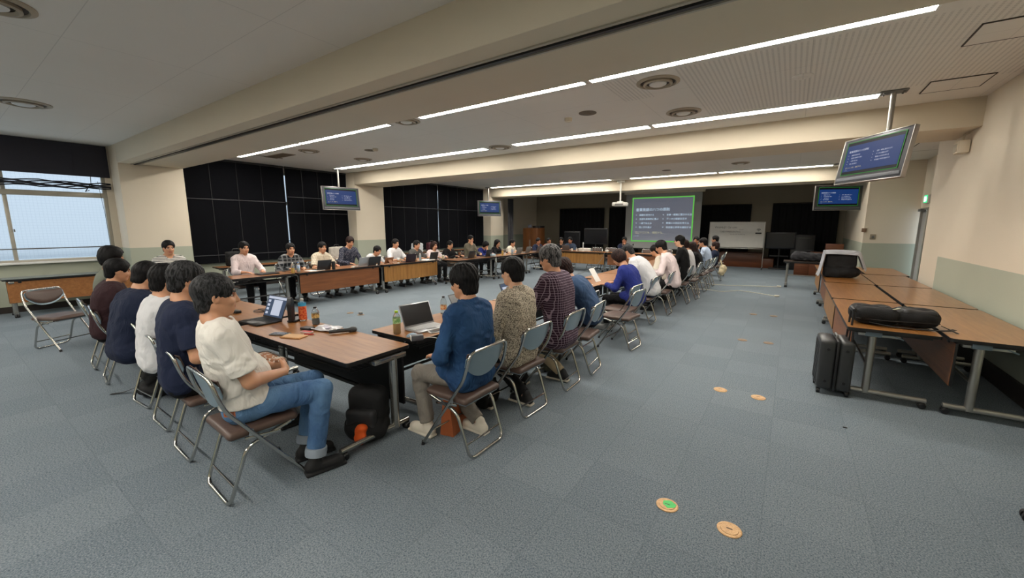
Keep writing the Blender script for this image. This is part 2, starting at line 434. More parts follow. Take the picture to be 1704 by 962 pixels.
# windows of the left wall
def window(n, y0, y1, mull):
    r = bpy.data.objects.new('window_%d' % n, None); COL.objects.link(r); r['kind'] = 'structure'; r.location = (XL-.06, (y0+y1)/2, .93)
    X, Y, Z = r.location; f = MB()
    def bb(ya, yb, za, zb, d=.07): f.box((0, (ya+yb)/2-Y, (za+zb)/2-Z), (d, yb-ya, zb-za), .004)
    bb(y0, y1, .93, .99, .12); bb(y0, y1, 3.06, 3.12); bb(y0, y0+.06, .93, 3.12); bb(y1-.06, y1, .93, 3.12); bb(y0, y1, 2.22, 2.32, .1)
    f.build('window_frame', M_ALU, r)
    for m in mull:
        g = MB(); g.box((0, m-Y, (.99+2.25)/2-Z), (.05, .055, 1.27), .004); g.box((0, m-Y, 2.7-Z), (.05, .055, .76), .004); g.build('mullion', M_ALU, r)
    g = MB(); g.box((.0, 0, 1.12), (.006, y1-y0-.1, 2.1)); g.build('pane', M_GLASS, r)
    g = MB(); g.box((.1, 0, .0), (.16, y1-y0+.04, .035), .006); g.build('window_sill', M_WHITE, r)
    g = MB(); g.tube([(.03, y0-Y+.06, .27), (.03, y1-Y-.06, .27)], .012); g.build('guard_rail', M_GREYPL, r)
window(1, *WIN[0], (.95, -.8)); window(2, *WIN[1], (5.1, 6.45)); window(3, *WIN[2], (10.6, 12.0, 13.4))
b = MB(); b.box((.0, 0, 0), (.03, .02, .05), .004); tag(b.build('window_latch', M_GREYPL, loc=(XL-.02, .99, 1.55)), 'small grey crescent latch on the frame of the open-blind window', 'latch')
# daylight side: the neighbouring building
def tile_mat():
    t = NT('pale_tiled_facade', .6); x, y, z = t.xyz()
    ln = lambda v: t.math('LESS_THAN', t.math('FRACT', t.math('MULTIPLY', v, 14.)), .1)
    c = t.mix(t.math('MULTIPLY', t.math('MAXIMUM', ln(y), ln(z)), .22), lin((226, 232, 238)), lin((150, 165, 180)))
    t.col(c); return t.m
r = thing('neighbour_building', 'pale tiled building close outside the left window', 'building', (-16.2, 4, 0))
b = MB(); b.box((-.3, 3.2, 3), (.6, 26.5, 14)); b.build('facade', tile_mat(), r)
b = MB(); b.box((-.26, -9.8, 3), (.5, .5, 14)); b.build('corner_pier', pm('concrete_pier', (150, 165, 172), .8), r)
b = MB(); b.box((.02, -4.3, 1.95), (.06, 1.1, 1.5), .01); f = b.build('facade_window', M_GREYPL, r)
b = MB(); b.box((.06, -4.3, 1.95), (.02, .94, 1.32)); b.build('dark_pane', pm('dark_glass', (40, 50, 58), .1), f)
b = MB(); b.box((.12, 0, .55), (.24, 20, .5), .01); b.build('ledge', pm('pale_ledge', (205, 215, 222), .7), r)
# blackout blinds in the two dark bays: hanging panels with sewn seams and a bright slit where two meet
def blackout(y0, y1, label, seams, hz=None):
    r = thing('blackout_curtain', label, 'curtain', (XL+.14, y0, 0), group=None); W = y1-y0
    def fn(u, v):
        y = u*W; z = .7+v*(3.25-.7)
        ph = u*seams; d = .012*abs(math.sin(math.pi*ph))**.35+.006*math.sin(9*v+5*u+y0)
        return (d, y, z)
    b = MB(); b.grid(fn, int(seams*12), 26, True, .006); b.build('curtain_panel', M_DKFAB, r)
    for k in range(seams+1):
        y = min(max(k/seams*W, .01), W-.01); b = MB(); b.box((.004, y, 1.975), (.012, .012, 2.54)); b.build('seam', pm('dark_seam_tape', (14, 14, 18), .7), r)
    for z in ((2.29, .9) if hz is None else hz): b = MB(); b.box((.016, W/2, z), (.012, W-.06, .016), .003); b.build('batten', pm('dull_batten', (58, 58, 64), .5), r)
    b = MB(); b.box((0, W/2, 3.262), (.05, W, .05), .005); b.build('head_rail', M_BLACK, r)
    return r
blackout(3.6, 5.985, 'tall black blackout curtain on the left wall, next to the nearest pillar', 4)
blackout(6.015, 7.93, 'tall black blackout curtain right of the thin slit of daylight, behind the left hanging screen', 4, (2.45, 2.0))
blackout(9.1, 12.02, 'tall black blackout curtain left of the slit in the second window bay', 5, (2.3,))
blackout(12.045, 14.97, 'tall black blackout curtain right of the slit in the second window bay', 5, (2.3,))
r = thing('blackout_curtain', 'bundled dark curtain hanging in folds at the far side of the third pillar', 'curtain', (-11.4, 16.12, 0))
b = MB(); b.grid(lambda u, v: (.04*math.sin(u*40)+.04, u*.42, .1+v*2.8), 40, 6, True, .006); b.build('curtain_panel', pm('dark_grey_curtain', (62, 62, 66), .85), r)
# raised blind of the open window
r = thing('roller_blind', 'charcoal blind half raised over the bright window on the left', 'blind', (XL+.05, -.1, 0))
b = MB(); b.box((0, 0, (2.64+3.28)/2), (.03, 5.02, .64), .004)
for y in (-2, -1, 0, 1, 2): b.box((.018, y, 2.96), (.005, .014, .64))
b.build('blind_panel', M_BLIND, r)
b = MB()
for i in range(6):
    b.tube([(.02+.008*math.sin(i*2), -2.5+5*k/30, 2.40+i*.022+.010*math.sin(k*.9+i)+(.012*math.sin(k*2.3+i*2))) for k in range(31)], .012, 6)
b.build('gathered_folds', pm('dark_gathered_slats', (34, 35, 44), .6), r)
b = MB()
for y in (.98, -.6, 2.2): b.tube([(.03, y, 2.42), (.03, y+.01, 2.64)], .006, 6)
b.tube([(.05, 2.3, 2.55), (.05, 2.34, 1.9), (.045, 2.35, 1.15)], .004, 5); b.tube([(.03, 2.2, 2.5), (.06, 2.1, 2.33), (.06, 2.16, 2.36)], .009, 6)
b.build('cord', M_BLACK, r)
# far end: dark drapes
for x0, x1, lab in ((-10.56, -7.99, 'wide black drape on the back wall at the far left'), (-7.73, -6.2, 'black drape on the back wall just left of the projection screen'), (-3.6, -1.5, 'black drape on the back wall just right of the projection screen'), (-.75, 1.4, 'black drape on the back wall in the far right corner')):
    r = thing('stage_drape', lab, 'drape', ((x0+x1)/2, 19.9, 0)); W = x1-x0
    b = MB(); b.grid(lambda u, v: ((u-.5)*W, .03*math.sin(u*W*26), .05+v*2.45), int(W*30), 4, True, .006); b.build('drape_panel', pm('black_velvet', (15, 14, 17), .9), r)
    b = MB(); b.tube([(-W/2, 0, 2.52), (W/2, 0, 2.52)], .015); b.build('rail', M_BLACK, r)
# door in the right-hand recess and green exit sign over it
r = bpy.data.objects.new('door_1', None); COL.objects.link(r); r['kind'] = 'structure'; r.location = (2.68, 14.5-.28, 0)
b = MB(); b.box((0, -.2, 1.0), (.05, .62, 2.0), .004); b.build('door_leaf', pm('pale_grey_door', (196, 196, 196), .45), r)
b = MB(); b.box((-.02, -.53, 1.02), (.1, .05, 2.04)); b.box((-.02, .13, 1.02), (.1, .05, 2.04)); b.box((-.02, -.2, 2.05), (.1, .72, .05)); b.build('door_frame', M_STEEL, r)
b = MB(); b.box((-.08, -.05, 2.02), (.1, .25, .06), .006); b.tube([(-.1, -.05, 2.0), (-.16, -.3, 2.0)], .012, 6); b.build('door_closer', M_GREYPL, r)
r = thing('exit_sign', 'small green glowing emergency exit sign above the recessed door on the right', 'sign', (2.62, 13.95, 2.28))
b = MB(); b.box((0, 0, 0), (.05, .32, .2), .006); b.build('housing', M_WHITE, r)
b = MB(); b.box((-.028, 0, 0), (.006, .3, .17)); f = b.build('sign_face', pm('green_sign_light', (20, 190, 110), .4, emit=2.2, var=.02), r)
b = MB(); Mx = Matrix(((0, 0, -1, -.033), (1, 0, 0, 0), (0, 1, 0, 0), (0, 0, 0, 1)))
b.prism([(.02, -.06), (.1, -.06), (.1, .06), (.02, .06)], 0, .002, Mx)
for q in ([(-.1, -.06), (-.075, -.06), (-.04, -.01), (-.055, .03), (-.075, .03)], [(-.05, -.03), (-.02, -.055), (-.01, -.045), (-.045, 0)], [(-.1, .0), (-.07, .035), (-.02, .02), (-.02, .01), (-.07, .02), (-.09, -.01)], [(-.06, .04), (-.045, .035), (-.035, .05), (-.045, .065), (-.06, .06)]): b.prism(q, 0, .002, Mx)
b.build('pictogram', pm('white_sign_light', (240, 255, 245), .4, emit=2.4, var=.01), f)
def plate(name, label, loc, size, mat, rocker=True):
    r = thing(name, label, name.replace('_', ' '), loc); b = MB(); b.box((0, 0, 0), size, .004); b.build('plate', mat, r)
    b = MB(); b.box((0, -.01, 0) if size[1] < size[0] else (-.01, 0, 0), tuple(v*.45 if v > .03 else v for v in size), .003); b.build('rocker', M_GREYPL, r)
plate('light_switch', 'beige light switch plate on the cream wall facing the camera, above the green dado', (1.80, 14.585, 1.34), (.12, .02, .14), pm('beige_plate', (150, 138, 118), .5))
plate('wall_bracket', 'small brown metal bracket on the edge of the far right wall', (1.6, 14.58, 1.52), (.1, .06, .1), pm('brown_metal', (120, 95, 75), .5))
r = thing('wall_speaker', 'small cream box speaker on the right wall under the beam', 'speaker', (1.83, 8.35, 2.72))
b = MB(); b.box((0, 0, 0), (.12, .2, .17), .015); b.build('cabinet', M_BEAM, r)
b = MB(); b.tube([(0, .02, .08), (.02, .04, .17), (.07, .04, .2)], .015); b.build('bracket', M_BEAM, r)
b = MB(); b.box((-.062, 0, -.01), (.006, .15, .11), .002); b.build('grille', pm('cream_grille', (170, 158, 135), .6), r)
# ---------------------------------------------------------------- ceiling fittings
def emis(name, rgb, s):
    t = NT(name); c = lin(rgb); t.b.inputs['Base Color'].default_value = c if s > 5 else (.01, .01, .012, 1); t.b.inputs['Specular IOR Level'].default_value = .12; t.b.inputs['Emission Color'].default_value = c; t.b.inputs['Emission Strength'].default_value = s; return t.m
M_LAMP = emis('lamp_diffuser', (255, 249, 238), LIGHT_STRIP)
M_LAMPHOUSE = pm('white_lamp_channel', (235, 235, 230), .5)
def strip(x0, x1, y, label, wdt=.2):
    r = thing('ceiling_light', label, 'ceiling light', ((x0+x1)/2, y, ZC), group='strip lights in the ceiling'); L = x1-x0
    b = MB(); b.box((0, -wdt/2-.015, -.006), (L, .03, .014)); b.box((0, wdt/2+.015, -.006), (L, .03, .014)); b.box((-L/2+.01, 0, -.006), (.02, wdt, .014)); b.box((L/2-.01, 0, -.006), (.02, wdt, .014))
    b.build('frame', M_LAMPHOUSE, r)
    b = MB(); b.box((0, 0, -.004), (L-.04, wdt, .008)); b.build('diffuser', M_LAMP, r)
rows = ((4.515, 'strip light row half behind the first beam', .22), (7.15, 'strip light row just before the second beam', .2), (14.45, 'strip light row far back before the third beam', .2))
pos = (('left end of the', -11.2, -8.42), ('second from the left in the', -8.38, -5.6), ('third from the left in the', -4.89, -2.12), ('right-hand end of the', -2.08, .77))
for y, rl, wd in rows:
    for pl, x0, x1 in pos: strip(x0, x1, y, '%s ' % pl+rl, wd)
for x0, x1, q in ((-11.2, -8.42, 'nearest the windows'), (-8.38, -5.6, 'second from the windows'), (-4.89, -2.12, 'third from the windows'), (-2.08, .77, 'nearest the right wall')):
    strip(x0, x1, 11.4, 'strip light hidden above the second beam, %s' % q, .2)
    strip(x0, x1, -.9, 'strip light above the camera, %s' % q, .2)
    strip(x0, x1, -4.2, 'strip light in the bay behind the camera, %s' % q, .2)
M_DIFF = pm('diffuser_beige', (168, 156, 136), .5); M_DIFFD = pm('diffuser_gap', (70, 64, 56), .7)
def diffuser(x, y, rad, label, inner=True):
    r = thing('air_diffuser', label, 'air diffuser', (x, y, ZC), group='round ceiling air diffusers')
    b = MB(); b.lathe([(rad, 0), (rad, -.008), (rad*.84, -.02), (rad*.8, -.008), (rad*.8, 0)], seg=40, cap=False); b.build('outer_ring', M_DIFF, r)
    b = MB(); b.lathe([(rad*.8, -.001), (rad*.8, -.004), (0.001, -.004)], seg=40, cap=False); b.build('recess', M_DIFFD, r)
    b = MB(); b.lathe([(rad*.66, -.006), (rad*.68, -.03), (rad*.58, -.036), (rad*.52, -.014)], seg=40, cap=False); b.build('middle_ring', M_DIFF, r)
    b = MB(); b.lathe([(0.001, -.04), (rad*.3, -.038), (rad*.4, -.026), (rad*.4, -.006)], seg=40, cap=False); b.build('centre_disc', M_WHITE if inner else M_DIFF, r)
for x, y, rad, lab in ((-1.44, 5.07, .24, 'large round air diffuser in the lit bay, nearer of the two close together'), (-1.47, 6.55, .24, 'large round air diffuser touching the bright strip light'), (-5.28, 7.2, .24, 'round air diffuser in the gap of the second light row'), (-9.05, 6.52, .22, 'round air diffuser near the left end of the second light row'), (-9.04, 5.13, .22, 'round air diffuser beside the rectangular grille'), (-5.22, 4.6, .22, 'round air diffuser beside the first light row'), (-8.74, 1.0, .27, 'round air diffuser on the unlit ceiling at the left edge'), (-5.06, .5, .24, 'round air diffuser cut by the top left corner'), (-1.3, 12.6, .22, 'round air diffuser in the far bay')):
    diffuser(x, y, rad, lab)
def disc(name, x, y, rad, h, label, mat, cat):
    r = thing(name, label, cat, (x, y, ZC)); b = MB(); b.lathe([(rad, 0), (rad, -h*.5), (rad*.85, -h), (0.001, -h)], seg=32, cap=False); b.build('cover', mat, r)
    b = MB(); b.lathe([(rad*.45, -h), (rad*.4, -h-.006), (.001, -h-.006)], seg=24, cap=False); b.build('centre', mat, r)
disc('ceiling_speaker', -2.65, 5.81, .13, .012, 'round brown ceiling speaker in the lit bay', pm('speaker_brown', (112, 100, 84), .6), 'ceiling speaker')
disc('ceiling_speaker', -7.85, 5.86, .13, .012, 'round brown ceiling speaker further left in the lit bay', pm('speaker_brown', (112, 100, 84), .6), 'ceiling speaker')
disc('smoke_detector', -3.02, 5.92, .06, .05, 'small white smoke detector beside the round brown speaker', M_BEAM, 'smoke detector')
disc('smoke_detector', -7.6, 5.8, .06, .05, 'small white smoke detector further left in the lit bay', M_BEAM, 'smoke detector')
disc('ceiling_inspection_plate', -.06, 5.79, .1, .012, 'faint oval cover plate on the slotted ceiling boards', M_CEIL, 'cover plate')
disc('ceiling_speaker', -3.3, 13.0, .13, .012, 'round brown ceiling speaker in the far bay', pm('speaker_brown', (112, 100, 84), .6), 'ceiling speaker')
def hatch(x, y, w_, d_, label):
    r = thing('access_hatch', label, 'access hatch', (x, y, ZC)); b = MB(); b.box((0, 0, -.004), (w_, d_, .008), .002); b.build('panel', M_CEIL, r)
    b = MB(); e = .012
    for s_ in (-1, 1): b.box((s_*(w_/2+e/2), 0, -.004), (e, d_+2*e, .01)); b.box((0, s_*(d_/2+e/2), -.004), (w_+2*e, e, .01))
    b.build('rim', M_DIFFD, r)
hatch(1.42, 5.43, .55, .5, 'square access hatch in the ceiling at the right edge'); hatch(1.42, 7.1, .5, .5, 'square access hatch in the ceiling behind the hanging screen pole')
hatch(2.3, 12.2, .7, 1.2, 'large ceiling panel over the right-hand recess'); hatch(2.2, 10.7, .7, 1.2, 'ceiling panel with a dark gap over the near end of the recess')
hatch(-10.6, 4.55, .03, 1.5, 'narrow slot diffuser in the ceiling by the left windows')
r = thing('ceiling_grille', 'flat brown rectangular grille in the ceiling of the lit bay', 'grille', (-10.23, 5.07, ZC), .0)
b = MB(); b.box((0, 0, -.004), (.9, .3, .01)); b.build('frame', M_DIFF, r)
b = MB()
for k in range(9): b.box((0, -.12+k*.03, -.012), (.84, .014, .01))
b.build('slat', pm('grille_brown', (120, 105, 85), .6), r)['kind'] = 'stuff'
# ---------------------------------------------------------------- hanging screens
M_SCR = emis('screen_blue', (22, 58, 118), .75); M_SCRB = emis('screen_black_band', (6, 9, 22), .3); M_TXT = emis('screen_letters', (225, 232, 250), .8)
M_TXY = emis('screen_letters_cream', (225, 215, 165), .7); M_GREEN = emis('screen_green_line', (60, 190, 70), .4)
M_TVG = pm('tv_dark_bezel', (62, 63, 68), .4, .2); M_TVS = pm('tv_silver_edge', (165, 160, 155), .3, .6)
SLIDE_L = [('01', '課題を見分ける'), ('02', '主語を具体的に選ぶ'), ('03', '一語で伝える'), ('04', '短い文を選ぶ')]
SLIDE_R = [('05', '主張・根拠に置きかえる'), ('06', 'データと根拠を示す'), ('07', '数値との対応を考える'), ('08', '非言語と参考を識別する')]
def slide(parent, W, H, y, mats=None):
    """the slide's letters on a W x H picture centred at the parent's origin, in its XZ plane"""
    T, TY = mats or (M_TXT, M_TXY); P = lambda x, z: Matrix(((1, 0, 0, x), (0, 0, 1, y), (0, 1, 0, z), (0, 0, 0, 1)))
    def line(txt, size, x, z, m=T, bold=0.):
        b = MB(); text_mesh(txt, size, b, P(x, z), bold=bold); b.build('text_line', m, parent, autos=False)['kind'] = 'stuff'
    line('産業英語の八つの原則', H*.078, -.45*W, .2*H, bold=0)
    for col, x0 in ((SLIDE_L, -.45), (SLIDE_R, .02)):
        for i, (n_, s_) in enumerate(col):
            z = (.085-.095*i)*H; line(n_, H*.032, x0*W, z+.01*H); line(s_, H*.05, (x0+.065)*W, z)
    line('P. 1 / 24', H*.025, -.45*W, -.40*H); line('正しいことを、確認する。', H*.058, -.45*W, -.33*H, TY)
def tv(x, y, z, th, W, tilt, label, px=None, py=None):
    r = thing('hanging_television', label, 'television', (x, y, z), th); r.rotation_euler = (-tilt, 0, th); H = W/1.72
    b = MB(); b.m(M_TVG).box((0, .02, 0), (W, .045, H), .008); b.m(M_TVS)
    b.box((0, .02, H/2+.004), (W+.02, .055, .012), .004); b.box((0, .02, -H/2-.004), (W+.02, .055, .012), .004)
    for s_ in (-1, 1): b.box((s_*(W/2+.004), .02, 0), (.012, .055, H+.02), .004)
    b.m(M_TVG).box((0, .07, -.02), (W*.7, .08, H*.6), .02); c = b.build('casing', None, r)
    b = MB(); b.box((0, -.006, -H/2+.05), (W*.96, .012, .045), .004); b.build('speaker_bar', pm('tv_speaker_grey', (88, 90, 96), .5), r)
    sw, sh = W*.86, H*.76; zc = .035
    b = MB(); b.box((0, -.0065, zc), (sw, .003, sh)); d = b.build('display', M_SCRB, r)
    b = MB(); e = .008
    for s_ in (-1, 1): b.box((s_*(sw/2-e/2), -.0087, zc), (e, .002, sh)); b.box((0, -.0087, zc+s_*(sh/2-e/2)), (sw, .002, e))
    b.build('green_outline', M_GREEN, d)
    b = MB(); b.box((0, -.0088, zc), (sw*.96, .002, sh*.78)); s2 = b.build('slide_picture', M_SCR, d)
    slide_objs_before = set(COL.objects); slide(d, sw*.96, sh*.9, -.0105)
    for o in set(COL.objects)-slide_objs_before: o.location = (0, 0, zc)
    px = x if px is None else px; py = y if py is None else py
    p = thing('ceiling_pole', 'steel ceiling pole carrying the '+label, 'pole', (px, py, z))
    b = MB(); b.cyl((0, 0, H/2-.02 if 0 else .25), .028, ZC-z-.25-.01, 20); b.build('tube', M_STEEL, p)
    b = MB(); b.box((0, 0, ZC-z-.012), (.26, .16, .02), .006)
    for a in (-.09, .09):
        for c_ in (-.05, .05): b.cyl((a, c_, ZC-z-.035), .01, .02, 8)
    b.build('ceiling_plate', M_GREYPL, p)
    b = MB(); b.box((0, 0, .12), (.1, .06, .34), .008); b.build('bracket', M_GREYPL, p)
tv(.74, 6.99, 2.5, R(-56.5), .99, R(8.6), 'large television hanging nearest on the right', .88, 7.05)
tv(-11.1, 7.18, 2.43, R(84), 1.12, R(5), 'television hanging before the second pillar on the left', -11.2, 7.18)
tv(-11.1, 14.35, 2.38, R(65), 1.13, R(2), 'small-looking television hanging before the third pillar on the left', -11.2, 14.4)
tv(.93, 14.17, 2.38, R(22), 1.1, R(0), 'television far back on the right, partly behind the nearer one', .9, 14.28)
# ---------------------------------------------------------------- projection screen, projector, whiteboard
r = thing('projection_screen', 'large projection screen with a green-framed slide at the far end', 'projection screen', (-4.68, 18.05, 1.82))
M_PSC = pm('screen_fabric', (170, 170, 168), .8, var=.01)
b = MB(); b.box((0, .01, 0), (3.12, .01, 2.34)); b.build('screen_surface', M_PSC, r)
b = MB(); b.box((0, .0, -1.2), (3.16, .04, .05), .01); b.build('bottom_bar', M_BLACK, r); b = MB(); b.box((0, .02, 1.32), (3.3, .14, .29), .02); b.build('case', M_BEAM, r)
for s_ in (-1, 1): b = MB(); b.tube([(s_*1.5, .04, -1.82), (s_*1.5, .04, 1.2)], .015); b.build('upright', M_BLACK, r)
def projector_light():
    t = NT('projected_grey_blue', .8); x, y, z = t.xyz()
    c = lin((92, 98, 116)); t.b.inputs['Base Color'].default_value = lin((150, 150, 150)); t.b.inputs['Emission Color'].default_value = c; t.b.inputs['Emission Strength'].default_value = .62; return t.m
b = MB(); b.box((0, .003, .08), (2.5, .002, 1.84)); d = b.build('projected_slide', projector_light(), r)
b = MB(); e = .05
b.box((-1.25, 0, .08), (e, .003, 1.9)); b.box((1.25, 0, .08), (e, .003, 1.9)); b.box((0, 0, 1.0), (2.55, .003, e)); b.box((0, 0, -.86), (2.55, .003, e)); b.build('green_frame', emis('projected_green', (110, 205, 90), .75), d)
before = set(COL.objects); slide(d, 2.45, 1.84, -.001, (emis('projected_letters', (210, 235, 255), .85), emis('projected_cream_letters', (215, 210, 170), .7)))
for o in set(COL.objects)-before: o.location = (0, 0, .08)
r = thing('projector', 'white projector hanging from the ceiling before the screen', 'projector', (-5.4, 14.95, 2.42), R(8))
b = MB(); b.box((0, 0, 0), (.52, .42, .14), .03); b.build('body', pm('projector_white', (215, 213, 205), .4), r)
b = MB(); b.box((0, -.212, -.01), (.3, .006, .05), .002); b.build('vent', M_GREYPL, r); b = MB(); b.lathe([(.05, 0), (.055, .04), (.04, .045)], (.12, .21, 0), 24, rotx(R(-90))); b.build('lens', M_BLACK, r)
b = MB(); b.cyl((0, 0, .07), .028, .80, 20); b.box((0, 0, .09), (.2, .16, .04), .01); b.cyl((0, 0, .8), .14, .06, 28); b.build('mount', M_WHITE, r)
r = thing('whiteboard', 'wheeled whiteboard with faint handwriting at the far right', 'whiteboard', (-1.79, 17.85, 0))
b = MB(); b.box((0, 0, 1.29), (1.84, .02, .92), .003); b.build('board', pm('whiteboard_enamel', (196, 194, 188), .25, var=.04), r)
b = MB()
for s_ in (-1, 1): b.box((s_*.93, 0, 1.29), (.03, .035, .96), .006)
b.box((0, 0, 1.765), (1.88, .035, .03), .006); b.box((0, 0, .815), (1.88, .035, .03), .006); b.build('frame', M_STEEL, r)
b = MB(); b.box((0, -.05, .77), (1.8, .1, .02), .004); b.build('pen_tray', M_STEEL, r)
for s_ in (-1, 1):
    b = MB(); b.tube([(s_*.95, 0, .1), (s_*.95, 0, 1.3)], .016); b.tube([(s_*.95, -.28, .09), (s_*.95, .28, .09)], .016); f = b.build('leg', M_STEEL, r)
    for q in (-.28, .28):
        b = MB(); b.lathe([(.035, -.012), (.035, .012)], (s_*.95, q, .036), 16, roty(R(90))); b.build('caster', M_BLACK, f)
b = MB(); P = lambda x, z: Matrix(((1, 0, 0, x), (0, 0, 1, -.012), (0, 1, 0, z), (0, 0, 0, 1)))
text_mesh('WeHkJ3 Gr:cmi', .12, b, P(-.76, 1.53)); text_mesh('Cz8J27M9#2u26e7wue', .075, b, P(-.56, 1.38)); text_mesh('5.2 Gr:11T  M: 84.Tms', .055, b, P(-.2, 1.28)); text_mesh('Jul 4-A', .05, b, P(.1, 1.47))
b.build('handwriting', pm('marker_ink', (95, 95, 95), .6), r, autos=False)
b = MB()
for k, (r0, r1) in enumerate(((.0, .022), (.04, .06), (.08, .1))):
    for a in range(8):
        a0, a1 = R(45+a*11.25), R(45+(a+1)*11.25)
        b.prism([(r1*math.cos(a0), r1*math.sin(a0)), (r1*math.cos(a1), r1*math.sin(a1)), (r0*math.cos(a1), r0*math.sin(a1)), (r0*math.cos(a0), r0*math.sin(a0))], 0, .001, P(.74, 1.42))
b.box((.74, -.012, 1.35), (.2, .001, .05)); b.build('wifi_mark', pm('print_black', (50, 50, 50), .6), r)
# ---------------------------------------------------------------- tables
M_TOP = wood('oak_laminate', (158, 106, 56), (126, 78, 36), .36, 'x', .0); M_TOPY = wood('oak_laminate_dark', (150, 100, 58), (122, 76, 40), .3, 'x', .1)
M_TOP.node_tree.nodes['Principled BSDF'].inputs['Specular IOR Level'].default_value = .3
M_PANEL = wood('red_brown_panel', (130, 80, 44), (102, 58, 28), .45, 'x'); M_PANELL = wood('light_oak_panel', (166, 120, 62), (126, 84, 38), .4, 'z')
M_EDGE = pm('black_edge_band', (20, 19, 19), .4); M_UNDER = pm('dark_underside', (34, 30, 28), .6)
M_BKPANEL = pm('black_modesty_panel', (17, 17, 19), .5)
M_LEGC = pm('satin_chrome_leg', (176, 174, 168), .22, .9, .05)
def caster(parent, x, y):
    b = MB(); b.lathe([(.022, -.03), (.028, -.022), (.028, -.006), (.02, -.004), (.02, .004), (.028, .006), (.028, .022), (.022, .03)], (x, y, .028), 18, roty(R(90)))
    b.box((x, y, .055), (.03, .045, .03), .008); return b.build('caster', M_BLACK, parent)
def table(label, loc, rz, L=1.8, D=.58, panel=None, top=None, leg=None, shelf=True, z=.70, pz=(.27, .655), group=None, lever=False, colr=.028, inset=.10, fx=0.):
    """folding conference table: long side along X, sitters on -Y, modesty panel on +Y"""
    top = top or M_TOP; leg = leg or M_LEGC
    r = thing('conference_table', label, 'table', loc, rz, group)
    b = MB(); n = 5; rr = .03; pts = []
    for sx, sy, a0 in ((1, 1, 0), (-1, 1, 90), (-1, -1, 180), (1, -1, 270)):
        for k in range(n+1):
            a = R(a0+90*k/n); pts.append((sx*(L/2-rr)+rr*math.cos(a), sy*(D/2-rr)+rr*math.sin(a)))
    b.m(M_EDGE).prism(pts, z-.028, z-.001); b.m(top).prism([(x*(1-.006/L), y*(1-.006/D)) for x, y in pts], z-.0015, z)
    b.m(M_UNDER).box((0, 0, z-.04), (L-.1, D-.1, .024)); b.build('tabletop', None, r)
    for s_ in (-1, 1):
        x = s_*(L/2-inset)
        b = MB(); b.lathe([(colr, .06), (colr, z-.06)], (x, .12, 0), 20, sx=1.25 if not lever else 1., cap=True); b.box((x, .08, z-.06), (.07, .3, .04), .008)
        b.build('leg', leg, r)
        b = MB(); b.tube([(x, -D/2+.02-fx, .075), (x, D/2-.04, .075)], .021 if not lever else .024, 12); f = b.build('foot_bar', leg, r)
        caster(f, x, -D/2+.045-fx); caster(f, x, D/2-.06)
    if lever:
        for s_ in (-1, 1):
            b = MB(); x = s_*(L/2-.07); b.box((x, .12, z-.055), (.05, .12, .05), .01); b.tube([(x, .06, z-.06), (x, -.02, z-.055), (x, -.09, z-.085)], .007, 8); b.build('folding_lever', pm('blue_grey_lever', (105, 120, 130), .4), r)
    if shelf:
        b = MB()
        for k in range(7): b.tube([(-L/2+.15, -.16+k*.05, z-.13), (L/2-.15, -.16+k*.05, z-.13)], .004, 5)
        for x in (-L/2+.15, 0, L/2-.15): b.tube([(x, -.17, z-.04), (x, -.17, z-.13), (x, .16, z-.13), (x, .16, z-.04)], .005, 5)
        b.build('wire_shelf', M_BLACK, r)
    if panel:
        b = MB(); t = .018; zz = (pz[0]+pz[1])/2; H = pz[1]-pz[0]
        b.m(M_BKPANEL).box((0, D/2-.052, zz), (L-.08, t, H), .003); b.m(panel).box((0, D/2-.0415, zz), (L-.085, .003, H-.006)); b.build('modesty_panel', None, r)
        b = MB()
        for s_ in (-1, 1): b.box((s_*(L/2-.2), D/2-.045, z-.05), (.04, .03, .05), .005)
        b.build('panel_hinge', M_BLACK, r)
    b = MB(); b.tube([(-L/2+.1, .12, .30), (L/2-.1, .12, .30)], .014, 8); b.build('stretcher', M_BLACK if not lever else leg, r)
    return r
# near row (sitters on its camera side), running left from the near corner
table('nearest oak-topped conference table with laptop, bottles and microphone on it', (-3.36, 1.835, 0), 0, 1.8, .57, M_BKPANEL, pz=(.2, .66), inset=.02, fx=.1, colr=.03)
table('conference table of the near row with a coiled cable, left of the nearest table', (-5.23, 1.92, 0), R(2), 1.8, .57, M_BKPANEL, pz=(.2, .66))
table('conference table of the near row farthest from the camera, towards the empty chair', (-7.05, 1.92, 0), 0, 1.8, .57, M_BKPANEL, pz=(.2, .66))
# right row: sitters on +X, panel towards the middle
RR = [(2.22, 4.02, 'first'), (4.04, 5.84, 'second'), (5.86, 7.66, 'third'), (7.68, 9.48, 'fourth'), (9.5, 11.3, 'fifth'), (11.32, 13.1, 'sixth')]
for a, c, nm in RR:
    table('oak conference table, %s from us in the right-hand row of sitters' % nm, (-2.80, (a+c)/2, 0), R(90), c-a, .62, M_BKPANEL, colr=.026)
# left row: sitters on -X, panel towards the middle (+X)
LR = [(2.36, 4.14, -8.42, None, 'panel-less left-row conference table with the closed laptop of the man in the white shirt'), (4.18, 6.18, -8.40, M_PANEL, 'left-row conference table with a reddish-brown front panel'), (6.22, 8.1, -8.36, M_PANELL, 'left-row conference table with the light yellow-oak front panel'),
      (8.14, 9.94, -7.70, None, 'left-row conference table just beyond the light oak panel, black legs showing'), (9.96, 11.76, -7.68, None, 'fifth conference table back in the left row'), (11.78, 13.1, -7.70, None, 'last conference table of the left row, before the far corner')]
for a, c, x, p, lab in LR:
    table(lab, (x, (a+c)/2, 0), R(-90), c-a, .6, p, top=M_TOPY, shelf=p is None)
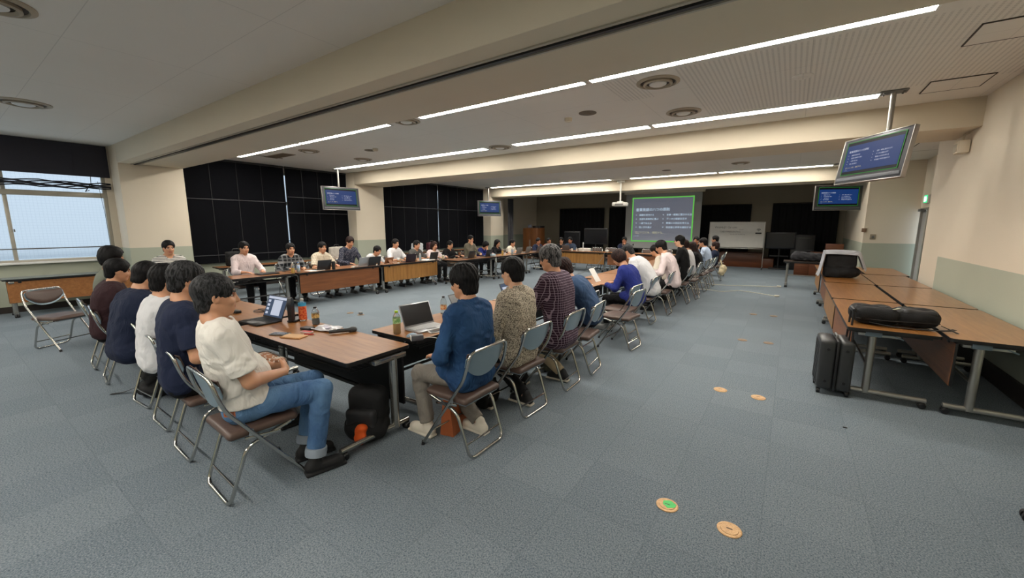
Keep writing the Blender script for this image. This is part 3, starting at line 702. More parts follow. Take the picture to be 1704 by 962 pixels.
# far row: sitters on +Y, panel towards us (-Y)
for x0, x1, p, lab in ((-7.2, -5.35, M_PANELL, 'far-row conference table with yellow-oak front panel, left of the cable'), (-5.31, -3.46, M_PANEL, 'far-row conference table with brown front panel in front of the speaker'), (-3.42, -2.5, M_PANEL, 'short far-row conference table in the far right corner')):
    table(lab, ((x0+x1)/2, 13.8, 0), R(180), x1-x0, .6, p, shelf=False)
# spare tables parked in two columns along the right wall
M_TOPW = wood('warm_oak_laminate', (160, 112, 62), (128, 82, 40), .28, 'x', .2)
for i, (y0, y1) in enumerate(((4.86, 6.7), (6.74, 8.58), (8.62, 10.42), (10.46, 12.1))):
    w_ = ('nearest', 'second', 'third', 'farthest')[i]
    table('%s parked table of the aisle-side column by the right wall' % w_, (.83 if i != 2 else .86, (y0+y1)/2, 0), R(90), y1-y0-.01, .64, M_PANEL if i % 2 == 0 else M_PANELL, top=M_TOPW, leg=M_STEEL, shelf=False, lever=True, colr=.031)
    if i < 3: table('%s parked table of the wall-side column by the right wall' % w_, (1.51, (y0+y1)/2-.02, 0), R(90), y1-y0-.01, .64, M_PANEL, top=M_TOPW, leg=M_STEEL, shelf=False, lever=True, colr=.031)
    else: table('%s parked table of the wall-side column, reaching into the recess' % w_, (1.58, (y0+y1)/2, 0), R(90), y1-y0-.01, .64, M_PANEL, top=M_TOPW, leg=M_STEEL, shelf=False, lever=True, colr=.031)
table('dark folding table with a bag on it, standing beyond the parked tables', (.62, 13.3, 0), R(0), 1.5, .6, None, top=pm('dark_top', (60, 48, 40), .4), leg=M_STEEL, shelf=False, lever=True)
# side tables under the left windows
table('side table with brown front panel under the bright window on the left', (-11.55, 1.55, 0), R(-90), 1.75, .5, wood('brown_side_panel', (160, 108, 60), (130, 82, 42), .4, 'y'), top=pm('pale_glossy_top', (120, 128, 132), .2), shelf=False)
for i, (y0, y1) in enumerate(((3.7, 5.4), (5.44, 7.14), (9.2, 10.9), (11.6, 13.3))):
    table(('%s dark side table by the blackout curtains, behind the left sitters' % ('first', 'second', 'third', 'fourth')[i]), (-10.75, (y0+y1)/2, 0), R(-90), y1-y0, .5, M_PANEL if i % 2 else None, top=M_TOPY, shelf=False)
# ---------------------------------------------------------------- folding pipe chairs
M_SHELL = pm('blue_grey_enamel', (132, 152, 164), .3, .25, .05, spec=.6); M_VINYL = pm('brown_vinyl', (84, 66, 58), .45, bump=.15, bs=80, var=.05)
M_TUBE = pm('chair_chrome', (192, 191, 186), .14, 1., .03)
def make_chair():
    r = thing('folding_chair', 'x', 'chair')           # sits facing +Y, origin on the floor under the seat
    b = MB(); hw = .225
    # front legs run up and back into the backrest hoop
    fr = [(-hw, .22, .012), (-hw+.0, -.20, .60), (-hw+.004, -.245, .80), (hw-.004, -.245, .80), (hw, -.20, .60), (hw, .22, .012)]
    b.tube(fillet(fr[:2]+[(-hw+.002, -.232, .70), (-hw+.02, -.252, .80), (hw-.02, -.252, .80), (hw-.002, -.232, .70)]+fr[4:], .085, 7), .0115, 10)
    b.build('back_frame', M_TUBE, r)
    b = MB()
    b.tube(fillet([(-hw+.03, .15, .405), (-hw+.025, -.11, .34), (-hw+.03, -.225, .012), (hw-.03, -.225, .012), (hw-.025, -.11, .34), (hw-.03, .15, .405)], .06, 6), .0115, 10)
    b.build('rear_frame', M_TUBE, r)
    for p, q in (((-hw, .135, .135), .007), ((-hw+.03, -.19, .11), .007), ((-hw+.02, .12, .395), .008)): b = MB(); b.tube([p, (-p[0], p[1], p[2])], q, 8); b.build('stretcher', M_TUBE, r)
    for s_ in (-1, 1):
        b = MB(); b.tube([(s_*(hw-.0), .22, .0), (s_*hw, .213, .03)], .015, 10); b.build('rubber_foot', M_BLACK, r)
        b = MB(); b.box((s_*(hw-.014), -.02, .385), (.014, .2, .02), .004, rotx(R(-8))); b.box((s_*(hw-.004), -.085, .43), (.02, .03, .04), .006); b.build('hinge', M_TUBE, r)
    def shell(off, z0, z1, thick, inset):
        def fn(u, v):
            x = (u-.5)*2; zl = z0+.105*abs(x)**2.4; zt = z1-.045*abs(x)**5; z = zl+(zt-zl)*v
            return (x*(hw-inset)*(1-.03*(1-v)), -.205-.052*((z-.6)/.2)+.035*(x*x-1)*.9+.028+off, z)
        m = MB(); m.grid(fn, 20, 10, True, thick); return m
    shell(0, .585, .795, .006, .012).build('backrest_shell', M_SHELL, r)
    sb = MB(); sb.m(M_VINYL)
    def fn2(u, v):
        x = (u-.5)*2; zl = .61+.1*abs(x)**2.4; z = zl+(.782-zl)*v; e = (1-abs(x)**4)*(1-abs(2*v-1)**4)
        return (x*(hw-.03), -.205-.052*((z-.6)/.2)+.035*(x*x-1)*.9+.038+.018*e, z)
    sb.grid(fn2, 18, 10, True, .008); sb.build('backrest_pad', M_VINYL, r)
    v = Vol((-.26, -.26, .36), (.26, .28, .48), .009)
    v.rbox((0, .0, .425), (.41, .40, .052), .026); v.ell((0, .17, .425), (.19, .07, .021), .02)
    V, F = v.mesh(); V[:, 2] += .006*np.cos(V[:, 0]*7)-.008*np.clip(-V[:, 1], 0, 1); mesh_obj('seat', V, F, [M_VINYL], r, relax=2)
    b = MB(); b.box((0, 0, .398), (.37, .36, .012), .004); b.build('seat_pan', M_SHELL, r)
    return r
CH0 = make_chair(); _used = [False]
def chair(x, y, deg, label, group=None):
    if not _used[0]:
        _used[0] = True; CH0.location = (x, y, 0); CH0.rotation_euler = (0, 0, R(deg)); CH0['label'] = label
        if group: CH0['group'] = group
        return CH0
    c = dup(CH0, (x, y, 0), R(deg), label)
    if group: c['group'] = group
    elif 'group' in c: del c['group']
    return c
GC = 'folding chairs around the conference tables'
# ---------------------------------------------------------------- people
SKIN = {'mid': (206, 152, 118), 'light': (222, 172, 140), 'tan': (178, 122, 90)}
def skin_mats(k):
    n = 'skin_'+k
    if n not in MATS:
        t = NT(n, .5); c = SKIN[k]; t.col(t.mix(t.noise(22, 3), lin(tuple(v*.93 for v in c)), lin(c))); t.b.inputs['Subsurface Weight'].default_value = .08; t.bump(t.noise(160, 2), .08, .002); MATS[n] = t.m
        pm(n+'_lips', (176, 104, 92), .4); 
    return [MATS[n], MATS[n+'_lips'], pm('eyebrow', (34, 26, 22), .8)]
def hair_mat(name, rgb, rgb2):
    if name in MATS: return MATS[name]
    t = NT(name, .55, 0, .18); t.col(t.mix(t.ramp(t.noise(55, 4, dist=1.2, stretch=(1, 1, .35)), .4, .62), lin(rgb), lin(rgb2)))
    t.bump(t.noise(110, 3, dist=.8, stretch=(1, 1, .25)), .6, .006); MATS[name] = t.m; return t.m
HB = hair_mat('black_hair', (8, 8, 9), (24, 22, 23)); HG = hair_mat('grey_black_hair', (26, 25, 27), (112, 110, 110)); HBR = hair_mat('dark_brown_hair', (22, 14, 13), (54, 34, 30)); HGD = hair_mat('greying_hair', (14, 14, 15), (58, 58, 60))
def folds(t, fine=160, amt=.55):
    a = t.noise(7, 3, dist=1.4, stretch=(1, 1, .6)); b = t.noise(fine, 2)
    h = t.math('ADD', t.math('MULTIPLY', t.math('ABSOLUTE', t.math('SUBTRACT', a, .5)), 4.0), t.math('MULTIPLY', b, .06)); t.bump(h, amt, .014)
def cloth(name, rgb, rough=.85, var=.06, bs=160):
    if name in MATS: return MATS[name]
    t = NT(name, rough, 0, .25); c = lin(rgb); t.col(t.mix(t.noise(9, 3), tuple(x*(1-var*2) for x in c[:3])+(1,), tuple(min(1, x*(1+var)) for x in c[:3])+(1,)))
    folds(t, bs); MATS[name] = t.m; return t.m
def check_cloth(name, base, line, f=38, wl=.16, line2=None):
    if name in MATS: return MATS[name]
    t = NT(name, .85, 0, .2); x, y, z = t.xyz()
    s = x
    L = lambda v, w_: t.math('LESS_THAN', t.math('FRACT', t.math('MULTIPLY', v, f)), w_)
    c = t.mix(t.math('MULTIPLY', L(s, wl), .8), lin(base), lin(line)); c = t.mix(t.math('MULTIPLY', L(z, wl), .8), c, lin(line))
    if line2: c = t.mix(t.math('MULTIPLY', t.math('MULTIPLY', L(t.math('MULTIPLY', z, .5), .3), .5), 1), c, lin(line2))
    t.col(c); folds(t); MATS[name] = t.m; return t.m
def stripe_cloth(name, base, line, f=40, w_=.35):
    t = NT(name, .85, 0, .2); x, y, z = t.xyz(); t.col(t.mix(t.math('LESS_THAN', t.math('FRACT', t.math('MULTIPLY', z, f)), w_), lin(base), lin(line))); folds(t); MATS[name] = t.m; return t.m
def spot_cloth(name, base, spot, sc=90, th=.47):
    t = NT(name, .85, 0, .2); n = t.noise(sc, 2, dist=.8); t.col(t.mix(t.ramp(n, th, th+.05), lin(spot), lin(base))); folds(t); MATS[name] = t.m; return t.m
def denim(name, rgb, hi):
    t = NT(name, .85, 0, .2); c = t.mix(t.ramp(t.noise(5, 4), .3, .75), lin(rgb), lin(hi)); c = t.mix(t.math('MULTIPLY', t.noise(210, 2, stretch=(1, 1, .3)), .35), c, lin(hi)); t.col(c); folds(t, 240, .7); MATS[name] = t.m; return t.m
def V3(*a): return np.array(a, float)
def ik(a, c, l1, l2, hint):
    d = c-a; L = np.linalg.norm(d)
    if L > (l1+l2)*.995: c = a+d/L*(l1+l2)*.995; d = c-a; L = np.linalg.norm(d)
    x = (l1*l1-l2*l2+L*L)/(2*L); h = math.sqrt(max(l1*l1-x*x, 0)); u = d/L
    hp = hint-u*(hint @ u); hp /= max(np.linalg.norm(hp), 1e-6)
    return a+u*x+hp*h, c
def hand(v, wr, d, n, side, curl=.5, hs=1.0, thumb=.6, k=.006):
    """palm, four unequal fingers and a thumb; d = along the hand, n = where the palm faces, side = thumb side vector sign"""
    d = d/np.linalg.norm(d); n = n-d*(n @ d); n /= np.linalg.norm(n); s = np.cross(d, n)*side
    for q in (-.024, -.008, .010, .024): v.cap(wr+s*q*.55, wr+d*.082*hs+s*q*hs, .0135, .0115, .012)
    for q, L, cu in ((.027, .072, .9), (.009, .080, 1.), (-.009, .074, 1.05), (-.026, .058, 1.15)):
        a = wr+d*.086*hs+s*q*hs; c1 = curl*.55*cu; c2 = curl*1.35*cu
        b1 = a+(d*math.cos(c1)+n*math.sin(c1)+s*q*2)*L*.5*hs; b2 = b1+(d*math.cos(c2)+n*math.sin(c2))*L*.5*hs
        v.cap(a, b1, .0092, .0086, k); v.cap(b1, b2, .0086, .0072, k)
    t0 = wr+d*.028*hs+s*.026; t1 = t0+(d*.72+s*.62+n*.25*thumb)*.042*hs; t2 = t1+(d*.92+s*.15+n*.45*thumb)*.034*hs
    v.cap(wr+d*.012+s*.012, t0, .0125, .012, .012); v.cap(t0, t1, .0118, .0098, k); v.cap(t1, t2, .0096, .0078, k)
_eye = [None]
def person(label, head, face, lean=8, pitch=10, hyaw=0, top=None, bottom=None, hair='short', hm=None, skin='mid', sleeve='long', shoes=None, build=1.0,
           hands='table', knees=None, feet=None, female=False, tw=0, glasses=False, collar=False, sole=None, hd=3., bare=None, group=None, jacket=None, mask=False, fold=1., cuff=False, hem=0., ears=True, sc=1.0, low=None, legs=True, belly=0., hpos=None, curl=.45):
    hx, hy, hz = head; skm = skin_mats(skin)
    hd = math.dist(head, (0, 0, EYE)); vx = min(.0145, max(.0062, .0021*hd))
    Lr = R(lean); up_ = lambda a: V3(0, math.sin(a), math.cos(a))
    chain = lambda s: (V3(0, 0, .545)+up_(Lr*.35)*.17*s, )
    def spine(s):
        p0 = V3(0, 0, .545); p1 = p0+up_(Lr*.45)*.17*s; p2 = p1+up_(Lr)*.20*s; p3 = p2+up_(Lr*1.3)*.145*s
        p4 = p3+up_(Lr*.9+R(pitch)*.45)*.085; hc = p4+up_(R(pitch)*.8)*.085+V3(0, .018, 0); return p0, p1, p2, p3, p4, hc
    lo_, hi_ = .6, 1.35
    for _ in range(18):
        m = (lo_+hi_)/2
        if spine(m)[5][2] < hz: lo_ = m
        else: hi_ = m
    S = (lo_+hi_)/2; p0, p1, p2, p3, p4, hc = spine(S)
    fa = R(face); ca, sa = math.cos(fa), math.sin(fa)       # face 0: towards +Y, 90: towards -X, -90: towards +X
    bx, by = hx-(hc[0]*ca-hc[1]*sa), hy-(hc[0]*sa+hc[1]*ca)
    root = thing('person', label, 'person', (bx, by, 0), fa, group)
    # ---- joints
    t = R(tw); rx = V3(math.cos(t), math.sin(t), 0); sw = (.165 if female else .185)*build**.5
    sh = {q: p3+rx*q*sw-up_(Lr)*.055 for q in (-1, 1)}
    hip = {q: p0+V3(q*.085, .0, -.005) for q in (-1, 1)}
    TH, SHN = .43, .42
    kn = knees or {-1: (-.13, .43), 1: (.13, .43)}
    ft = feet or {-1: (-.13, .40), 1: (.13, .44)}
    K, A = {}, {}
    for q in (-1, 1):
        A[q] = V3(ft[q][0], ft[q][1], ft[q][2] if len(ft[q]) > 2 else .085)
        if len(kn[q]) > 2: K[q] = V3(*kn[q])
        else: K[q], A[q] = ik(hip[q], A[q], TH, SHN, V3(kn[q][0]-hip[q][0], 1., 1.1))
    UA, FA = .295*(.95 if female else 1), .26*(.95 if female else 1)
    W_, E_, HD, HN = {}, {}, {}, {}
    T = {'table': {q: (V3(q*.15, .43, .735), V3(-q*.3, 1, -.05), V3(0, 0, -1)) for q in (-1, 1)},
         'lap': {q: (V3(q*.11, .25, .66), V3(-q*.35, 1, -.15), V3(0, 0, -1)) for q in (-1, 1)},
         'clasp': {-1: (V3(-.085, .235, .70), V3(.92, .35, .25), V3(.1, -.8, -.35)), 1: (V3(.085, .25, .71), V3(-.92, .3, .18), V3(-.1, -.8, -.3))},
         'folded': {-1: (V3(.04, .40, .735), V3(1, .2, 0), V3(0, 0, -1)), 1: (V3(-.04, .44, .735), V3(-1, .2, 0), V3(0, 0, -1))},
         'chin': {-1: (V3(-.10, .44, .735), V3(.8, .6, 0), V3(0, 0, -1)), 1: (hc+V3(.05, .10, -.20), V3(-.15, -.1, 1), V3(-.3, -1, 0))},
         'mic': {-1: (V3(-.14, .42, .735), V3(.5, 1, 0), V3(0, 0, -1)), 1: (hc+V3(.02, .15, -.20), V3(-.5, -.1, .9), V3(-.4, -.9, 0))}}[hands]
    if hpos: T = dict(T); T.update({q: tuple(V3(*e) for e in h3) for q, h3 in hpos.items()})
    for q in (-1, 1):
        w0, d0, n0 = T[q]; E_[q], W_[q] = ik(sh[q], w0, UA, FA, V3(q*.75, -.35, -1.)); HD[q], HN[q] = d0, n0
    # ---- head frame
    ha = R(hyaw); hp_ = R(pitch)
    Rm = np.array(Matrix.Rotation(ha, 3, 'Z') @ Matrix.Rotation(-hp_, 3, 'X'))
    H = lambda x, y, z: hc+Rm @ V3(x, y, z)*sc
    lo = np.minimum.reduce([p0, p3, hc, *K.values(), *A.values(), *W_.values(), *E_.values(), *sh.values()])-.22
    hi = np.maximum.reduce([p0, p3, hc, *K.values(), *A.values(), *W_.values(), *E_.values(), *sh.values()])+.24
    lo[2] = max(lo[2], -.02)
    # ---- body: one continuous surface
    v = Vol(lo, hi, vx); inn = -.012
    v.ell(H(0, -.012, .028), (.076*sc, .094*sc, .088*sc), 0, Rm)
    v.ell(H(0, .022, -.03), (.062*sc, .070*sc, .082*sc), .03, Rm)
    v.ell(H(0, .048, -.082), (.034*sc, .034*sc, .028*sc), .03, Rm)
    for q in (-1, 1):
        v.cap(H(q*.05, -.0, -.055), H(q*.02, .055, -.088), .02, .018, .025)       # jaw line
        v.ell(H(q*.034, .074, .006), (.02, .014, .013), .012, Rm, 'd')          # eye sockets
        v.ell(H(q*.042, .070, -.028), (.02, .014, .018), .015, Rm)                # cheekbones
        v.cap(H(q*.012, .086, .022), H(q*.045, .076, .024), .007, .006, .01)      # brow ridge
        if ears: v.ell(H(q*.077, -.008, -.006), (.010, .020, .032), .006, Rm); v.ell(H(q*.082, -.004, -.004), (.005, .011, .018), .004, Rm, 'd')
    v.cap(H(0, .086, .01), H(0, .104, -.026), .008, .012, .010); v.cap(H(-.010, .094, -.030), H(.010, .094, -.030), .009, .009, .006)
    v.cap(H(-.018, .084, -.052), H(.018, .084, -.052), .006, .006, .006); v.cap(H(-.014, .083, -.062), H(.014, .083, -.062), .007, .007, .006)
    v.cap(p3-up_(Lr)*.02, H(0, -.018, -.045), .054*build**.4, .048, .03)
    for q in (-1, 1): v.cap(H(0, -.02, -.10)-V3(0, .01, .02), sh[q]+V3(0, -.005, .0), .034, .034, .04)
    tor = [(p0+V3(0, 0, .012), .075, .100), (p0*.5+p1*.5, .066, .100), (p1, .064, .100+belly*.5), (p1*.5+p2*.5, .074, .104+belly*.2), (p2, .086, .108), (p2*.4+p3*.6, .10, .090)]
    tor = [tor[0]]+[x for a, b_ in zip(tor[:-1], tor[1:]) for x in (tuple((np.asarray(u)+np.asarray(w2))/2 for u, w2 in zip(a, b_)), b_)]
    for i, (c, w0, r0) in enumerate(tor):
        w1, r1 = w0*build+(.008 if female and i > 6 else 0), (r0+inn)*(.94 if female else 1)*build**.6
        v.cap(c-rx*w1, c+rx*w1, r1, r1, .018)
    if belly: v.ell(p1+V3(0, .07, .0), (.13, .09+belly, .12), .05)
    if female: v.cap(p2+V3(-.06, .075, .02), p2+V3(.06, .075, .02), .045, .045, .04)
    for q in (-1, 1):
        v.cap(sh[q]-rx*q*.02, E_[q], .050*build, .040*build, .035); v.cap(E_[q], W_[q]-(W_[q]-E_[q])*.02, .041*build, .026, .012)
        hand(v, W_[q], HD[q], HN[q], q, curl)
        v.cap(hip[q]-V3(0, 0, .0), K[q], .080*build, .056, .03); v.cap(K[q], A[q], .056, .034, .012)
        v.cap(A[q], A[q]+V3(0, .035, -.03), .03, .024, .01)
    Vv, F = v.mesh()
    Hl = (Vv[F].mean(1)-hc) @ Rm/sc
    mi = np.zeros(len(F), int)
    mi[(Hl[:, 2] < -.047) & (Hl[:, 2] > -.068) & (abs(Hl[:, 0]) < .023) & (Hl[:, 1] > .072)] = 1
    mi[(Hl[:, 2] < .036) & (Hl[:, 2] > .024) & (abs(Hl[:, 0]) < .05) & (abs(Hl[:, 0]) > .014) & (Hl[:, 1] > .055)] = 2
    mesh_obj('body', Vv, F, skm, root, mi)
    # ---- eyes
    if _eye[0] is None:
        b = MB(); b.m(pm('eye_white', (225, 220, 212), .2)).lathe([(.0001, -.012)]+[(.0125*math.sin(a*math.pi/10), -.0125*math.cos(a*math.pi/10)) for a in range(1, 8)], seg=14, cap=False, rot=rotx(R(-90)))
        b.m(pm('eye_iris', (32, 22, 18), .15)).lathe([(.0125*math.sin(a*math.pi/10), -.0125*math.cos(a*math.pi/10)) for a in range(7, 10)]+[(.0001, .0126)], seg=14, cap=False, rot=rotx(R(-90)))
        e = b.build('eye'); _eye[0] = e.data; bpy.data.objects.remove(e)
    for q in (-1, 1):
        e = bpy.data.objects.new('eye', _eye[0]); COL.objects.link(e); e.parent = root
        e.matrix_local = Matrix.Translation(H(q*.031, .0655, .004)) @ Matrix(Rm.tolist()).to_4x4() @ Matrix.Diagonal((1, 1, .62, 1))
    # ---- top garment
    top = top or cloth('plain_white_shirt', (214, 210, 206)); M_t = top
    v = Vol(lo, hi, vx); th_ = .010 if jacket is None else .016
    for i, (c, w0, r0) in enumerate(tor):
        w1, r1 = w0*build+(.008 if female and i > 6 else 0)+.004, (r0+th_)*(.94 if female else 1)*build**.6
        v.cap(c-rx*w1, c+rx*w1, r1, r1, .02)
    if belly: v.ell(p1+V3(0, .07, .0), (.14, .10+belly, .13), .05)
    if female: v.cap(p2+V3(-.06, .075, .02), p2+V3(.06, .075, .02), .058, .058, .04)
    for q in (-1, 1):
        v.cap(p3-V3(0, .0, .015), sh[q]+V3(0, 0, .004), .054, .054, .03)
        u = Vol(lo, hi, vx)
        if sleeve == 'long': u.cap(sh[q]-rx*q*.02, E_[q], .066*build, .056*build, .035); u.cap(E_[q], W_[q]-(W_[q]-E_[q])*.04, .057*build, .038, .015)
        elif sleeve == 'rolled': u.cap(sh[q]-rx*q*.02, E_[q], .066*build, .056*build, .035); u.cap(E_[q], E_[q]*.62+W_[q]*.38, .058*build, .052, .015); u.cap(E_[q]*.70+W_[q]*.30, E_[q]*.6+W_[q]*.4, .058, .058, .003)
        else:
            e = sh[q]*.22+E_[q]*.78; d = (E_[q]-sh[q])/np.linalg.norm(E_[q]-sh[q]); u.cap(sh[q]-rx*q*.02, e, .068*build, .070*build, .035); u.cut(e+d*.0, d)
        h_ = np.clip(.5+.5*(v.g-u.g)/.022, 0, 1); v.g = v.g*(1-h_)+u.g*h_-.022*h_*(1-h_)
        v.cap(hip[q]+V3(0, .0, .025), hip[q]+V3(q*.012, .09+hem, .025), .096*build, .086*build, .02)
    if hem: v.cap(p0+V3(-.095, -.0, -.01), p0+V3(.095, -.0, -.01), .118*build, None, .02)
    ax = H(0, -.018, -.045)-p3; ax /= np.linalg.norm(ax)
    v.cap(p3+ax*(.056), p3+ax*.2, .062 if not female else .068, .075, .01, 'd')
    if not collar: v.cap(p3+ax*.03+V3(0, .045, -.01), p3+ax*.1+V3(0, .06, .0), .045, .06, .012, 'd')
    if collar:
        for h_, rr_ in ((.030, .074), (.044, .070), (.058, .067)):
            cc = p3+ax*h_; P = lambda a_: (cc[0]+math.sin(R(a_))*rr_, cc[1]-math.cos(R(a_))*rr_*.97-.002, cc[2]-abs(a_)/150*.026)
            for a in range(-150, 150, 20): v.cap(P(a), P(a+20), .0085, .0085, .010)
    lowz = low or (.485 if not hem else .44)
    v.cut((0, 0, lowz), (0, 0, -1)); v.cut((0, .17+hem, .5), (0, 1, -.35), (lo[0], lo[1], .3), (hi[0], hi[1], .64))
    Vv, F = v.mesh(); Vv = wrinkle(Vv, F, .0042*fold, 42., hx*3+hy, .3)
    mesh_obj({'long': 'shirt', 'rolled': 'shirt', 'short': 'shirt'}[sleeve] if jacket is None else 'jacket', Vv, F, [M_t], root)
    # ---- trousers
    if legs:
        v = Vol(lo, hi, max(vx, .008)); bt = bottom or cloth('black_trousers', (26, 26, 30))
        v.cap(p0-rx*.075*build, p0+rx*.075*build, .100*build**.6, None, .02); v.cap(p0*.65+p1*.35-rx*.068*build, p0*.65+p1*.35+rx*.068*build, .098*build**.6, None, .02)
        for q in (-1, 1):
            v.cap(hip[q], K[q], .088*build**.7, .068, .03); e = K[q]+(A[q]-K[q])*.9; v.cap(K[q]+V3(0, 0, -.002), e, .069, .057, .012)
            d = (A[q]-K[q])/np.linalg.norm(A[q]-K[q]); v.cut(e+d*.01, d, e-.1, e+.1)
        Vv, F = v.mesh(); Vv = wrinkle(Vv, F, .0035*fold, 38., hx*2-hy)
        tr = mesh_obj('trousers', Vv, F, [bt], root)
        if cuff:
            for q in (-1, 1):
                b = MB(); d = (A[q]-K[q])/np.linalg.norm(A[q]-K[q]); e = K[q]+(A[q]-K[q])*.9; z = Vector((0, 0, 1)).rotation_difference(Vector(-d)).to_matrix()
                b.lathe([(.058, -.01), (.066, -.008), (.069, .02), (.066, .048), (.058, .05)], tuple(e), 24, z, cap=False)
                b.build('rolled_cuff', cloth('pale_denim_cuff', (150, 160, 172)), tr)
        # ---- shoes
        sm = shoes or pm('black_leather_shoe', (20, 19, 20), .3); so = sole or sm
        for q in (-1, 1):
            v = Vol(A[q]-V3(.09, .12, .1), A[q]+V3(.09, .24, .10), max(vx*.9, .0065)); a = A[q].copy(); z0 = a[2]-.085
            v.cap((a[0], a[1]-.03, z0+.05), (a[0]+q*.008, a[1]+.12, z0+.044), .042, .040, .02); v.cap((a[0], a[1]-.005, z0+.08), (a[0], a[1], z0+.10), .040, .040, .02)
            v.cap((a[0]+q*.008, a[1]+.14, z0+.038), (a[0]+q*.008, a[1]+.15, z0+.038), .038, None, .02)
            v.rbox((a[0]+q*.005, a[1]+.062, z0+.012), (.082, .265, .024), .011, .006); v.cut((0, 0, z0+.002), (0, 0, -1))
            Vv, F = v.mesh(); zc_ = Vv[F].mean(1)[:, 2]; mesh_obj('shoe', Vv, F, [sm, so], root, (zc_ < z0+.026).astype(int))
    # ---- hair
    hm = hm or HB
    if hair:
        v = Vol(hc-.24, hc+.22, max(.0055, vx*.8)) if hair != 'long' else Vol(hc-V3(.2, .24, .42), hc+.2, max(.006, vx*.8))
        th = {'short': .014, 'crop': .007, 'full': .015, 'bob': .018, 'long': .016, 'bald_sides': .006, 'floppy': .020}[hair]
        v.ell(H(0, -.014, .032), ((.078+th)*sc, (.097+th)*sc, (.091+th*.9)*sc), 0, Rm)
        if hair == 'full' or hair == 'floppy': v.ell(H(0, -.02, .078), (.074, .088, .056), .03, Rm)
        if hair in ('short', 'full', 'crop', 'floppy'): v.ell(H(0, -.050, -.045), (.064+th*.5, .048+th*.5, .058+th), .02, Rm)
        if hair in ('bob', 'floppy'): v.ell(H(0, -.035, -.015), (.094, .085, .085 if hair == 'bob' else .075), .03, Rm)
        if hair == 'bob': v.ell(H(0, -.025, -.05), (.093, .07, .06), .02, Rm)
        if hair == 'long':
            for q in (-1, 1): v.cap(H(q*.062, -.02, 0), H(q*.075, -.01, -.20), .04, .03, .03); v.cap(H(q*.04, -.06, 0), H(q*.045, -.075, -.27), .045, .035, .03)
        # hairline: take the face, the area below the ears and the neck away
        v.ell(H(0, .115, -.030), (.077, .080, .104), .006, Rm, 'd')
        if hair == 'bald_sides': v.ell(H(0, .01, .12), (.07, .11, .07), .01, Rm, 'd')
        if hair in ('short', 'crop', 'full', 'bald_sides', 'floppy'):
            for q in (-1, 1): v.ell(H(q*.088, .03, -.045), (.032, .052, .062), .006, Rm, 'd')
            v.rbox(H(0, .02, -.165), (.3, .3, .14), .01, .012, Rm, 'd') if hair != 'floppy' else v.rbox(H(0, .05, -.16), (.3, .25, .16), .01, .012, Rm, 'd')
        elif hair == 'bob': v.rbox(H(0, .0, -.17), (.3, .3, .16), .01, .012, Rm, 'd')
        Vv, F = v.mesh(); N = vnormals(Vv, F); L = (Vv-hc) @ Rm; an = np.arctan2(L[:, 0], -L[:, 1]+.001)
        am = {'short': .0032, 'crop': .0012, 'full': .0045, 'bob': .003, 'long': .0035, 'bald_sides': .001, 'floppy': .0055}[hair]
        rdg = np.sin(an*23+L[:, 2]*60+hx*7)+.8*np.sin(an*37-L[:, 2]*45+2*np.sin(L[:, 0]*60))+.7*np.sin(L[:, 0]*170+L[:, 1]*70+hy*5)*(L[:, 2] > .04)
        Vv = Vv+N*(am*rdg*.6)[:, None]
        mesh_obj('hair', Vv, F, [hm], root)
    if glasses:
        b = MB()
        for q in (-1, 1):
            ring = [H(q*.033+.023*math.cos(a*math.pi/8), .100, .003+.016*math.sin(a*math.pi/8)) for a in range(16)]
            b.tube([tuple(p) for p in ring], .0016, 5, closed=True); b.tube([tuple(H(q*.055, .098, .008)), tuple(H(q*.078, .05, .008)), tuple(H(q*.08, -.01, .004))], .0016, 5)
        b.tube([tuple(H(-.01, .1, .006)), tuple(H(.01, .1, .006))], .0016, 5); b.build('glasses', M_BLACK, root)
    if mask:
        v = Vol(hc-.2, hc+.2, .007); v.ell(H(0, .030, -.045), (.066, .076, .052), 0, Rm); v.cut(H(0, .03, -.02), Rm @ V3(0, -1, .15)); v.cut(H(0, 0, -.012), Rm @ V3(0, 0, 1)); Vv, F = v.mesh()
        mesh_obj('face_mask', Vv, F, [cloth('white_mask', (215, 215, 212))], root)
    return root, dict(K=K, A=A, W=W_, E=E_, p=(p0, p1, p2, p3), hc=hc, H=H)
# ---------------------------------------------------------------- who sits where
def re_cut(l):
    for k in (' in the left row', ' behind ', ' before ', ' turned ', ' looking ', ' in front ', ' sitting ', ' at the ', ' bending ', ' holding '): l = l.split(k)[0]
    return l+', left row'
def seat(x, y, deg, lab): return chair(x, y, deg, lab, None)
W_TEE = cloth('white_cotton_tee', (224, 220, 212)); NAVY = cloth('navy_cloth', (30, 38, 62)); NAVY2 = cloth('dark_navy_polo', (26, 34, 56))
WHITE = cloth('white_shirt_cloth', (212, 212, 214)); MAROON = cloth('dark_maroon_knit', (52, 32, 36)); SAGE = cloth('grey_green_cloth', (112, 116, 104))
BLACKC = cloth('black_cloth', (20, 20, 22)); BEIGE = cloth('beige_chino', (176, 160, 132)); GREYT = cloth('warm_grey_trousers', (128, 122, 114)); ROYAL = cloth('royal_blue_knit', (36, 48, 120))
PINKW = cloth('pale_pink_shirt', (222, 206, 206)); LBLUE = cloth('light_blue_shirt', (176, 192, 214)); OLIVE = cloth('olive_grey_jacket', (112, 106, 92)); TEAL = cloth('steel_blue_shirt', (52, 74, 104))
DKGREY = cloth('charcoal_shirt', (84, 84, 82)); CRM = cloth('cream_shirt', (214, 206, 190)); SLATE = cloth('slate_shirt', (54, 66, 84)); ORANGE = cloth('orange_shirt', (180, 90, 60))
JEANS = denim('blue_jeans', (52, 84, 128), (104, 140, 178)); DSHIRT = denim('denim_shirt', (24, 50, 86), (48, 82, 122))
